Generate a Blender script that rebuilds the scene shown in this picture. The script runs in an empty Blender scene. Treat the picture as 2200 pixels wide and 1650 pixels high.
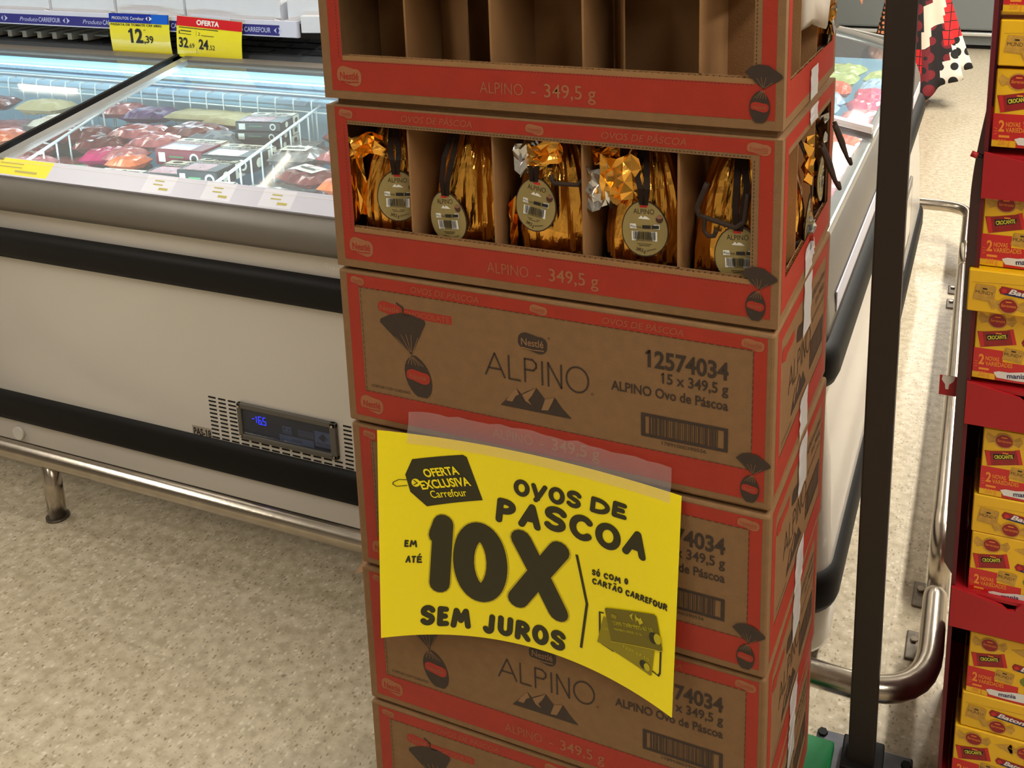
import bpy, bmesh, math, random
from math import sin, cos, pi
from mathutils import Vector, Matrix
random.seed(7)
C = bpy.context.scene.collection
sc = bpy.context.scene
# ------------------------------------------------------------------ camera, world, lights, exposure
camd = bpy.data.cameras.new('camera'); cam = bpy.data.objects.new('camera', camd); C.objects.link(cam)
camd.sensor_width = 36.0; camd.lens = 2170.383 * 36 / 2200
camd.shift_x = (1100 - 1254.423) / 2200; camd.shift_y = (245.190 - 825) / 2200
camd.clip_start = 0.02
cam.matrix_world = Matrix.Translation((0.8024, -1.07397, 1.55735)) @ Matrix.Rotation(0.386358, 4, 'Z') @ Matrix.Rotation(1.344734, 4, 'X') @ Matrix.Rotation(-0.017082, 4, 'Z')
sc.camera = cam
sc.view_settings.view_transform = 'Standard'; sc.view_settings.look = 'None'
sc.view_settings.gamma = 1.0; sc.view_settings.use_curve_mapping = False
sc.view_settings.exposure = 0.15
world = bpy.data.worlds.new('store'); sc.world = world; world.use_nodes = True
world.node_tree.nodes['Background'].inputs[0].default_value = (1.0, 0.95, 0.87, 1)
world.node_tree.nodes['Background'].inputs[1].default_value = 0.33
LAMPS = [  # x, y, length along Y, watts : the store's ceiling tube lights; the last is added to brighten the cartons' right side
    (1.7, 2.6, 2.4, 150), (1.7, 6.2, 2.4, 150), (1.9, -1.2, 2.4, 36), (-0.9, -1.7, 2.4, 24),
    (-2.0, 3.0, 2.4, 60), (-3.6, -0.6, 2.4, 46), (0.3, 9.6, 2.4, 60), (-1.2, 0.9, 1.2, 14), (2.5, -.1, 2.0, 42)]
CEIL = 3.3
for (lx, ly, ll, w) in LAMPS:
    ld = bpy.data.lights.new('ceiling_tube_light', 'AREA'); ld.shape = 'RECTANGLE'; ld.size = 0.18; ld.size_y = ll
    ld.energy = w; ld.color = (1.0, 0.95, 0.86)
    lo = bpy.data.objects.new('ceiling_tube_light', ld); lo.location = (lx, ly, CEIL - 0.09); C.objects.link(lo)

# ------------------------------------------------------------------ materials
def sr(*c):
    return tuple(((v / 255) / 12.92 if v / 255 <= 0.04045 else ((v / 255 + 0.055) / 1.055) ** 2.4) for v in c)
MATS = {}
def mat(name, col, rough=0.5, metal=0.0, noise=0.0, nscale=20, bump=0.0, bscale=200, coat=0.0, spec=0.5, emit=None, estr=0, alpha=None):
    if name in MATS: return MATS[name]
    m = bpy.data.materials.new(name); m.use_nodes = True; MATS[name] = m
    nt = m.node_tree; N = nt.nodes; p = N['Principled BSDF']
    c = sr(*col); p.inputs['Base Color'].default_value = (*c, 1)
    p.inputs['Roughness'].default_value = rough; p.inputs['Metallic'].default_value = metal
    p.inputs['Coat Weight'].default_value = coat; p.inputs['Coat Roughness'].default_value = 0.08
    p.inputs['Specular IOR Level'].default_value = spec
    if emit: p.inputs['Emission Color'].default_value = (*sr(*emit), 1); p.inputs['Emission Strength'].default_value = estr
    tc = N.new('ShaderNodeTexCoord')
    if noise or bump:
        nz = N.new('ShaderNodeTexNoise'); nz.inputs['Scale'].default_value = nscale; nz.inputs['Detail'].default_value = 5
        nt.links.new(tc.outputs['Object'], nz.inputs['Vector'])
        rp = N.new('ShaderNodeMapRange'); rp.inputs['From Min'].default_value = 0.3; rp.inputs['From Max'].default_value = 0.7
        rp.inputs['To Min'].default_value = 1 - noise; rp.inputs['To Max'].default_value = 1 + noise
        nt.links.new(nz.outputs['Fac'], rp.inputs['Value'])
        mx = N.new('ShaderNodeVectorMath'); mx.operation = 'SCALE'; mx.inputs[0].default_value = c
        nt.links.new(rp.outputs['Result'], mx.inputs['Scale']); nt.links.new(mx.outputs['Vector'], p.inputs['Base Color'])
    if bump:
        bz = N.new('ShaderNodeTexNoise'); bz.inputs['Scale'].default_value = bscale; bz.inputs['Detail'].default_value = 3
        nt.links.new(tc.outputs['Object'], bz.inputs['Vector'])
        bp = N.new('ShaderNodeBump'); bp.inputs['Strength'].default_value = bump; bp.inputs['Distance'].default_value = 0.002
        nt.links.new(bz.outputs['Fac'], bp.inputs['Height']); nt.links.new(bp.outputs['Normal'], p.inputs['Normal'])
    if alpha is not None: p.inputs['Alpha'].default_value = alpha
    return m
kraft = mat('kraft', (130, 96, 60), 0.75, noise=0.07, nscale=60, bump=0.25, bscale=500)
kraft_in = mat('kraft_inside', (150, 110, 68), 0.8, noise=0.06, nscale=25, bump=0.2, bscale=400)
kraft_lt = mat('kraft_print_gap', (158, 98, 64), 0.75, noise=0.05, nscale=80)
red = mat('red_print', (160, 40, 20), 0.55, noise=0.06, nscale=30, bump=0.15, bscale=500)
redfade = mat('faded_red_print', (158, 80, 50), 0.6)
ink = mat('dark_ink', (54, 38, 29), 0.6, noise=0.1, nscale=120)
inkl = mat('pale_ink_line', (140, 104, 68), 0.6)
tape_m = None
white_m = mat('freezer_white', (216, 210, 202), 0.22, noise=0.015, nscale=3, coat=0.25)
stripe_m = mat('black_plastic', (17, 15, 14), 0.6, noise=0.1, nscale=10, spec=0.25)
grey_m = mat('bumper_grey', (112, 106, 98), 0.42, noise=0.04, nscale=8)
greyl_m = mat('aluminium_grey', (176, 178, 176), 0.3, metal=0.6, noise=0.03, nscale=12)
steel = mat('brushed_steel', (186, 176, 162), 0.24, metal=1.0, noise=0.08, nscale=30, bump=0.1, bscale=90)
dirty = mat('worn_steel_plate', (116, 108, 98), 0.38, metal=0.8, noise=0.35, nscale=40)
postm = mat('dark_brown_paint', (44, 34, 26), 0.5, noise=0.06, nscale=30)
yellow = mat('yellow_paper', (255, 234, 0), 0.42, noise=0.01, nscale=5, coat=0.15)
pink_ink = mat('poster_ink', (46, 42, 8), 0.5)
olive1 = mat('card_print_dark', (112, 100, 6), 0.5); olive2 = mat('card_print_light', (146, 132, 10), 0.5)
olive3 = mat('card_print_pale', (196, 182, 20), 0.5)
halo = mat('poster_soft_print', (205, 184, 4), 0.5)
gold = mat('gold_foil', (250, 186, 84), 0.2, metal=1.0, bump=0.5, bscale=60)
silver = mat('silver_foil', (222, 222, 224), 0.14, metal=1.0, bump=0.4, bscale=60)
hook_m = mat('brown_hook_plastic', (52, 38, 30), 0.65, spec=0.25)
ribbon = mat('dark_brown_ribbon', (34, 20, 12), 0.6, spec=0.2)
lab_m = mat('olive_label', (150, 132, 82), 0.3, noise=0.04, nscale=60)
lab_r = mat('label_rim', (48, 28, 16), 0.3)
wht = mat('white_print', (232, 230, 224), 0.5)
blk = mat('black_print', (24, 22, 22), 0.5)
wire_m = mat('white_wire', (232, 240, 240), 0.35)
liner_m = mat('freezer_liner', (170, 208, 226), 0.4)
carton_m = mat('white_carton', (214, 216, 222), 0.6, noise=0.02, nscale=20)
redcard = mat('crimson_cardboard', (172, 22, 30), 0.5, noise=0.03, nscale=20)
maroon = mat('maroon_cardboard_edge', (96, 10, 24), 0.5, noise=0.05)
navy = mat('navy_strip', (44, 42, 122), 0.4)
lav = mat('lavender_plastic', (206, 208, 224), 0.35)
greenp = mat('green_plastic', (20, 112, 62), 0.4)
skin = mat('skin', (196, 140, 110), 0.5)
far_grey = mat('far_panel_grey', (118, 124, 124), 0.4, noise=0.02, nscale=2)

def clear_mat(name, tint, gloss=0.06, rough=0.03, opac=0.06):
    m = bpy.data.materials.new(name); m.use_nodes = True; nt = m.node_tree; N = nt.nodes
    for n in list(N): N.remove(n)
    out = N.new('ShaderNodeOutputMaterial'); tr = N.new('ShaderNodeBsdfTransparent'); tr.inputs[0].default_value = (*tint, 1)
    df = N.new('ShaderNodeBsdfDiffuse'); df.inputs[0].default_value = (0.9, 0.9, 0.92, 1)
    m1 = N.new('ShaderNodeMixShader'); m1.inputs[0].default_value = opac
    gl = N.new('ShaderNodeBsdfGlossy'); gl.inputs['Roughness'].default_value = rough
    fr = N.new('ShaderNodeFresnel'); fr.inputs[0].default_value = 1.45
    m2 = N.new('ShaderNodeMixShader')
    nt.links.new(tr.outputs[0], m1.inputs[1]); nt.links.new(df.outputs[0], m1.inputs[2])
    ge = N.new('ShaderNodeNewGeometry'); iv = N.new('ShaderNodeMath'); iv.operation = 'SUBTRACT'; iv.inputs[0].default_value = 1; nt.links.new(ge.outputs['Backfacing'], iv.inputs[1])
    fm = N.new('ShaderNodeMath'); fm.operation = 'MULTIPLY'; nt.links.new(fr.outputs[0], fm.inputs[0]); nt.links.new(iv.outputs[0], fm.inputs[1])
    nt.links.new(fm.outputs[0], m2.inputs[0]); nt.links.new(m1.outputs[0], m2.inputs[1]); nt.links.new(gl.outputs[0], m2.inputs[2])
    nt.links.new(m2.outputs[0], out.inputs[0]); return m
glass_m = clear_mat('lid_glass', (0.93, 0.97, 0.97))
film_m = clear_mat('plastic_film', (0.95, 0.95, 0.93), opac=0.14, rough=0.12)
tape_m = clear_mat('packing_tape', (0.95, 0.90, 0.88), opac=0.13, rough=0.14)
tapew_m = clear_mat('shiny_tape', (0.95, 0.92, 0.9), opac=0.72, rough=0.3)
panelglass = clear_mat('panel_window', (0.6, 0.66, 0.78), opac=0.02, rough=0.05)

def floor_material():
    m = bpy.data.materials.new('terrazzo'); m.use_nodes = True; nt = m.node_tree; N = nt.nodes; p = N['Principled BSDF']
    tc = N.new('ShaderNodeTexCoord'); L = nt.links.new
    def vor(scale, lo, hi, stretch):
        mp = N.new('ShaderNodeMapping'); mp.inputs['Scale'].default_value = stretch
        nz = N.new('ShaderNodeTexNoise'); nz.inputs['Scale'].default_value = 30
        L(tc.outputs['Object'], nz.inputs['Vector'])
        ad = N.new('ShaderNodeVectorMath'); ad.operation = 'MULTIPLY_ADD'; ad.inputs[1].default_value = (0.02, 0.02, 0.02)
        L(nz.outputs['Color'], ad.inputs[0]); L(tc.outputs['Object'], ad.inputs[2]); L(ad.outputs[0], mp.inputs[0])
        v = N.new('ShaderNodeTexVoronoi'); v.inputs['Scale'].default_value = scale; L(mp.outputs[0], v.inputs['Vector'])
        r = N.new('ShaderNodeMapRange'); r.inputs['From Min'].default_value = lo; r.inputs['From Max'].default_value = hi
        L(v.outputs['Distance'], r.inputs['Value'])
        # only some of the cells hold a chip
        s = N.new('ShaderNodeSeparateColor'); L(v.outputs['Color'], s.inputs[0])
        g = N.new('ShaderNodeMath'); g.operation = 'GREATER_THAN'; g.inputs[1].default_value = 0.62; L(s.outputs[0], g.inputs[0])
        i = N.new('ShaderNodeMath'); i.operation = 'SUBTRACT'; i.inputs[0].default_value = 1; L(r.outputs[0], i.inputs[1])
        q = N.new('ShaderNodeMath'); q.operation = 'MULTIPLY'; L(i.outputs[0], q.inputs[0]); L(g.outputs[0], q.inputs[1])
        return q.outputs[0], s.outputs[1]
    big = N.new('ShaderNodeTexNoise'); big.inputs['Scale'].default_value = 40; big.inputs['Detail'].default_value = 6; L(tc.outputs['Object'], big.inputs['Vector'])
    cr = N.new('ShaderNodeValToRGB'); L(big.outputs['Fac'], cr.inputs[0])
    cr.color_ramp.elements[0].position = 0.35; cr.color_ramp.elements[0].color = (*sr(166, 153, 128), 1)
    cr.color_ramp.elements[1].position = 0.65; cr.color_ramp.elements[1].color = (*sr(196, 184, 160), 1)
    last = cr.outputs[0]
    for (scale, lo, hi, st, c0, amt) in ((120, 0.14, 0.34, (1, 0.6, 1), (118, 98, 74), 0.75), (210, 0.12, 0.36, (0.6, 1, 1), (146, 124, 96), 0.75), (90, 0.15, 0.42, (1, 0.8, 1), (226, 218, 200), 0.5)):
        f, hue = vor(scale, lo, hi, st)
        mx = N.new('ShaderNodeMix'); mx.data_type = 'RGBA'
        ma = N.new('ShaderNodeMath'); ma.operation = 'MULTIPLY'; ma.inputs[1].default_value = amt; L(f, ma.inputs[0])
        L(ma.outputs[0], mx.inputs['Factor']); L(last, mx.inputs['A']); mx.inputs['B'].default_value = (*sr(*c0), 1); last = mx.outputs['Result']
    # hairline joints of the 52 cm floor slabs
    sp = N.new('ShaderNodeSeparateXYZ'); L(tc.outputs['Object'], sp.inputs[0])
    for ax, off in ((1, 0.0), (0, 0.33)):
        a = N.new('ShaderNodeMath'); a.operation = 'ADD'; a.inputs[1].default_value = 20.8 - 2.583 + off; L(sp.outputs[ax], a.inputs[0])
        mo = N.new('ShaderNodeMath'); mo.operation = 'MODULO'; mo.inputs[1].default_value = 0.52; L(a.outputs[0], mo.inputs[0])
        le = N.new('ShaderNodeMath'); le.operation = 'LESS_THAN'; le.inputs[1].default_value = 0.003; L(mo.outputs[0], le.inputs[0])
        sc_ = N.new('ShaderNodeMath'); sc_.operation = 'MULTIPLY'; sc_.inputs[1].default_value = 0.16; L(le.outputs[0], sc_.inputs[0])
        mx = N.new('ShaderNodeMix'); mx.data_type = 'RGBA'; L(sc_.outputs[0], mx.inputs['Factor']); L(last, mx.inputs['A']); mx.inputs['B'].default_value = (*sr(120, 104, 84), 1); last = mx.outputs['Result']
    L(last, p.inputs['Base Color']); p.inputs['Roughness'].default_value = 0.33
    bpn = N.new('ShaderNodeBump'); bpn.inputs['Strength'].default_value = 0.08; bpn.inputs['Distance'].default_value = 0.002
    L(big.outputs['Fac'], bpn.inputs['Height']); L(bpn.outputs[0], p.inputs['Normal'])
    return m
floor_m = floor_material()

# ------------------------------------------------------------------ mesh helpers
class MB:
    def __init__(s): s.v = []; s.f = []; s.mi = []; s.sm = []
    def add(s, vs, fs, mi=0, smooth=False):
        o = len(s.v); s.v += [tuple(v) for v in vs]
        for f in fs: s.f.append(tuple(i + o for i in f)); s.mi.append(mi); s.sm.append(smooth)
    def box(s, a, b, mi=0):
        x0, y0, z0 = a; x1, y1, z1 = b
        s.add([(x0, y0, z0), (x1, y0, z0), (x1, y1, z0), (x0, y1, z0), (x0, y0, z1), (x1, y0, z1), (x1, y1, z1), (x0, y1, z1)],
              [(0, 3, 2, 1), (4, 5, 6, 7), (0, 1, 5, 4), (1, 2, 6, 5), (2, 3, 7, 6), (3, 0, 4, 7)], mi)
    def bbox(s, a, b, r=0.004, mi=0, seg=2):
        bm = bmesh.new(); bmesh.ops.create_cube(bm, size=1)
        for v in bm.verts: v.co = Vector([(a[i] + b[i]) / 2 + v.co[i] * (b[i] - a[i]) for i in range(3)])
        bmesh.ops.bevel(bm, geom=bm.edges[:], offset=r, segments=seg, affect='EDGES', profile=0.5)
        bm.verts.index_update(); s.add([v.co[:] for v in bm.verts], [[v.index for v in f.verts] for f in bm.faces], mi); bm.free()
    def tube(s, pts, r, n=8, mi=0, cap=True, smooth=True, closed=False):
        pts = [Vector(p) for p in pts]; rings = []; N = len(pts)
        up = Vector((0, 0, 1)); base = len(s.v); prev = None; vs = []
        for i, p in enumerate(pts):
            if closed: d = (pts[(i + 1) % N] - pts[i - 1]).normalized()
            else: d = (pts[min(i + 1, N - 1)] - pts[max(i - 1, 0)]).normalized()
            if prev is None:
                a = d.cross(up)
                if a.length < 1e-3: a = d.cross(Vector((0, 1, 0)))
            else: a = prev - d * prev.dot(d)
            a.normalize(); prev = a; b = d.cross(a)
            rr = r[i] if isinstance(r, (list, tuple)) else r
            vs += [p + (a * cos(2 * pi * k / n) + b * sin(2 * pi * k / n)) * rr for k in range(n)]
        fs = []
        for i in range(N if closed else N - 1):
            j = (i + 1) % N
            for k in range(n):
                fs.append((i * n + k, i * n + (k + 1) % n, j * n + (k + 1) % n, j * n + k))
        s.add(vs, fs, mi, smooth)
        if cap and not closed:
            s.add(vs[:n], [tuple(range(n))[::-1]], mi); s.add(vs[-n:], [tuple(range(n))], mi)
    def poly(s, pts, mi=0): s.add(pts, [tuple(range(len(pts)))], mi)
    def prism(s, pts2, a, b, axis='Y', mi=0, smooth=False):
        # polygon in (u,v) extruded from a to b along the axis
        def q(u, v, w): return {'Y': (u, w, v), 'X': (w, u, v), 'Z': (u, v, w)}[axis]
        n = len(pts2); vs = [q(u, v, a) for u, v in pts2] + [q(u, v, b) for u, v in pts2]
        s.add(vs, [tuple(range(n)), tuple(range(n, 2 * n))[::-1]], mi)
        s.add(vs, [(i, i + n, (i + 1) % n + n, (i + 1) % n) for i in range(n)], mi, smooth)
    def build(s, name, mats, parent=None, loc=None, fix=True):
        me = bpy.data.meshes.new(name); me.from_pydata(s.v, [], s.f)
        for m in (mats if isinstance(mats, (list, tuple)) else [mats]): me.materials.append(m)
        me.polygons.foreach_set('material_index', s.mi); me.polygons.foreach_set('use_smooth', s.sm)
        if fix:
            bm = bmesh.new(); bm.from_mesh(me); bmesh.ops.remove_doubles(bm, verts=bm.verts, dist=1e-6)
            bmesh.ops.recalc_face_normals(bm, faces=bm.faces); bm.to_mesh(me); bm.free()
        me.update(); return put(name, me, parent, loc)
def put(name, me, parent=None, loc=None):
    o = bpy.data.objects.new(name, me); C.objects.link(o)
    if parent: o.parent = parent
    if loc: o.location = loc
    return o
def tag(o, label=None, cat=None, group=None, kind=None):
    if label: o['label'] = label
    if cat: o['category'] = cat
    if group: o['group'] = group
    if kind: o['kind'] = kind
    return o
def thing(name, label, cat, loc=(0, 0, 0), rz=0, group=None):
    o = bpy.data.objects.new(name, None); C.objects.link(o); o.location = loc; o.rotation_euler = (0, 0, rz)
    o.empty_display_size = 0.05; return tag(o, label, cat, group)
def kids(o): return [c for c in C.objects if c.parent == o]
def dup(root, label, loc=None, rot=None, group=None):
    r = root.copy(); C.objects.link(r); r['label'] = label
    if loc is not None: r.location = loc
    if rot is not None: r.rotation_euler = rot
    if group: r['group'] = group
    for ch in kids(root):
        c = ch.copy(); C.objects.link(c); c.parent = r
        for g in kids(ch): d = g.copy(); C.objects.link(d); d.parent = c
    return r

# ---- flat lettering (curves turned into triangles), laid out in (u, v)
_tc = {}
def glyphs(s, bold=0.0, shear=0.0, spacing=1.0, flagless=False):
    k = (s, bold, shear, spacing, flagless)
    if k in _tc: return _tc[k]
    cu = bpy.data.curves.new('t', 'FONT'); cu.body = s; cu.size = 1; cu.offset = bold; cu.shear = shear; cu.space_character = spacing
    cu.fill_mode = 'FRONT'; cu.resolution_u = 4
    o = bpy.data.objects.new('t', cu); C.objects.link(o)
    dg = bpy.context.evaluated_depsgraph_get(); me = bpy.data.meshes.new_from_object(o.evaluated_get(dg))
    r = ([v.co[:2] for v in me.vertices], [tuple(p.vertices) for p in me.polygons])
    bpy.data.objects.remove(o); bpy.data.curves.remove(cu); bpy.data.meshes.remove(me)
    if '1' in s and len(s) > 1 and not flagless:   # give the plain figure 1 its flag
        vs, fs = list(r[0]), list(r[1]); bw = .075 + 2 * bold
        for i, ch in enumerate(s):
            if ch == '1':
                xr = max(v[0] for v in glyphs(s[:i + 1], bold, shear, spacing, True)[0]); o_ = len(vs)
                vs += [(xr - bw * .2, .685 + bold), (xr - bw - .13, .60), (xr - bw - .13, .52 - bold), (xr - bw * .2, .60 - bold)]; fs.append((o_, o_ + 1, o_ + 2, o_ + 3))
        r = (vs, fs)
    _tc[k] = r; return r
class Print:
    """flat print in (u,v), mapped on a surface by fn(u,v,height)"""
    def __init__(s, fn): s.fn = fn; s.mb = MB()
    def poly(s, pts, mi=0, h=1): s.mb.poly([s.fn(u, v, h) for u, v in pts], mi)
    def rect(s, u0, v0, u1, v1, mi=0, h=1): s.poly([(u0, v0), (u1, v0), (u1, v1), (u0, v1)], mi, h)
    def frame(s, a, b, mi=0, h=1):
        (u0, v0, u1, v1), (p0, q0, p1, q1) = a, b
        s.rect(u0, v0, u1, q0, mi, h); s.rect(u0, q1, u1, v1, mi, h); s.rect(u0, q0, p0, q1, mi, h); s.rect(p1, q0, u1, q1, mi, h)
    def ell(s, u, v, a, b, mi=0, h=1, n=20, rot=0):
        s.poly([(u + a * cos(t) * cos(rot) - b * sin(t) * sin(rot), v + a * cos(t) * sin(rot) + b * sin(t) * cos(rot)) for t in [2 * pi * i / n for i in range(n)]], mi, h)
    def line(s, pts, w, mi=0, h=1):
        for (a, b), (c, d) in zip(pts, pts[1:]):
            L = math.hypot(c - a, d - b); nx, ny = -(d - b) / L * w / 2, (c - a) / L * w / 2; ex, ey = (c - a) / L * w * .3, (d - b) / L * w * .3
            s.poly([(a - ex + nx, b - ey + ny), (a - ex - nx, b - ey - ny), (c + ex - nx, d + ey - ny), (c + ex + nx, d + ey + ny)], mi, h)
    def ring(s, u, v, a, b, w, mi=0, h=1, n=24):
        for i in range(n):
            t0, t1 = 2 * pi * i / n, 2 * pi * (i + 1) / n
            s.poly([(u + (a + k) * cos(t), v + (b + k) * sin(t)) for t, k in ((t0, 0), (t1, 0), (t1, w), (t0, w))], mi, h)
    def text(s, st, p0, p1, cap, mi=0, h=1, bold=0.0, shear=0.0, spacing=1.0):
        vs, fs = glyphs(st, bold, shear, spacing)
        if not vs: return
        x0 = min(v[0] for v in vs); x1 = max(v[0] for v in vs); y1 = 0.70
        dx, dy = p1[0] - p0[0], p1[1] - p0[1]; W = math.hypot(dx, dy); ux, uy = dx / W, dy / W
        kx = W / (x1 - x0); ky = cap / y1
        s.mb.add([s.fn(p0[0] + (x - x0) * kx * ux - y * ky * uy, p0[1] + (x - x0) * kx * uy + y * ky * ux, h) for x, y in vs], fs, mi)
    def blob(s, u, v, w, hh, mi=0, h=1):  # the two-lobed emblem plate
        pts = []
        for i in range(28):
            t = 2 * pi * i / 28; a = cos(t); b = sin(t)
            x = w / 2 * (abs(a) ** .6) * (1 if a > 0 else -1); y = hh / 2 * (abs(b) ** .7) * (1 if b > 0 else -1)
            if b > 0: y *= 1.05 - 0.35 * math.exp(-((x / w - 0.08) / 0.09) ** 2) - 0.22 * (x > 0.05 * w)
            else: y *= 0.85 + 0.2 * sin(x / w * 5)
            pts.append((u + x, v + y))
        s.poly(pts, mi, h)
    def logo(s, u, v, w, hh, mp, mt, h=1):
        s.blob(u, v, w, hh, mp, h); s.text('Nestlé', (u - w * .38, v - hh * .16), (u + w * .38, v - hh * .16), hh * .36, mt, h + 1, bold=0.02)
        s.line([(u - w * .36, v - hh * .26), (u, v - hh * .31), (u + w * .36, v - hh * .27)], hh * .06, mt, h + 1)
def up_fn(y0=0.0):  # front faces: print stands 0.25 mm proud per layer
    return lambda u, v, h: (u, y0 - 0.00025 * h, v)
def side_fn(x0):
    return lambda u, v, h: (x0 + 0.00025 * h, u, v)
def bars(P, u0, v0, u1, v1, mi, h, n=34, seed=3):
    r = random.Random(seed); x = u0; unit = (u1 - u0) / (n * 2.2)
    while x < u1 - unit:
        w = unit * r.choice([1, 1, 1.6, 2.4]); P.rect(x, v0, min(x + w, u1), v1, mi, h); x += w + unit * r.choice([0.8, 1.2, 1.8])

# ------------------------------------------------------------------ the setting
mb = MB(); mb.poly([(-7, -5, 0), (5, -5, 0), (5, 13, 0), (-7, 13, 0)]); tag(mb.build('floor', floor_m), kind='structure')
mb = MB(); mb.box((-7, -5, CEIL), (5, 13, CEIL + .1)); tag(mb.build('ceiling', mat('ceiling_white', (158, 154, 146), 0.8)), kind='structure')
wallm = mat('store_wall', (186, 180, 170), 0.7, noise=0.03, nscale=2)
for nm, a, b in (('wall_back', (-7, 13, 0), (5, 13.1, CEIL)), ('wall_left', (-7.1, -5, 0), (-7, 13, CEIL)), ('wall_right', (5, -5, 0), (5.1, 13, CEIL)), ('wall_front', (-7, -5.1, 0), (5, -5, CEIL))):
    mb = MB(); mb.box(a, b); tag(mb.build(nm, wallm), kind='structure')
lampg = mat('lit_tube', (255, 246, 226), 0.5, emit=(255, 244, 222), estr=9)
for i, (lx, ly, ll, w) in enumerate(LAMPS):
    t = thing('ceiling_lamp', 'white twin tube lamp on the ceiling, ' + ['over the right aisle', 'over the far right aisle', 'right of and behind the camera', 'left of and behind the camera', 'over the left freezer shelf', 'over the far left floor', 'over the far grey freezer', 'short one above the left freezer', 'added to light the cartons from the right'][i], 'lamp', (lx, ly, CEIL))
    mb = MB(); mb.bbox((-.17, -ll / 2 - .03, -.06), (.17, ll / 2 + .03, 0), .01); mb.build('housing', mat('lamp_housing', (220, 220, 216), 0.5), t)
    for s in (-1, 1):
        mb = MB(); mb.tube([(s * .09, -ll / 2, -.075), (s * .09, ll / 2, -.075)], .014, 8); mb.build('tube', lampg, t)

t = thing('ceiling_lamp', 'white twin tube lamp across the ceiling at the far left', 'lamp', (-6.3, 4.0, CEIL))
mb = MB(); mb.bbox((-.55, -.16, -.06), (.60, .16, 0), .01); mb.build('housing', mat('lamp_housing', (220, 220, 216), 0.5), t)
for (xa, xb, y) in ((-.5, .42, .12), (-.05, .55, -.10)):
    mb = MB(); mb.tube([(xa, y, -.085), (xb, y, -.085)], .018, 10); mb.build('tube', lampg, t)
t = thing('ceiling_lamp', 'short white single tube lamp over the left freezer', 'lamp', (-3.4, 3.1, CEIL))
mb = MB(); mb.bbox((-.06, -.35, -.06), (.06, .35, 0), .01); mb.build('housing', mat('lamp_housing', (220, 220, 216), 0.5), t)
mb = MB(); mb.tube([(0, -.30, -.085), (0, .30, -.085)], .018, 10); mb.build('tube', lampg, t)

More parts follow.
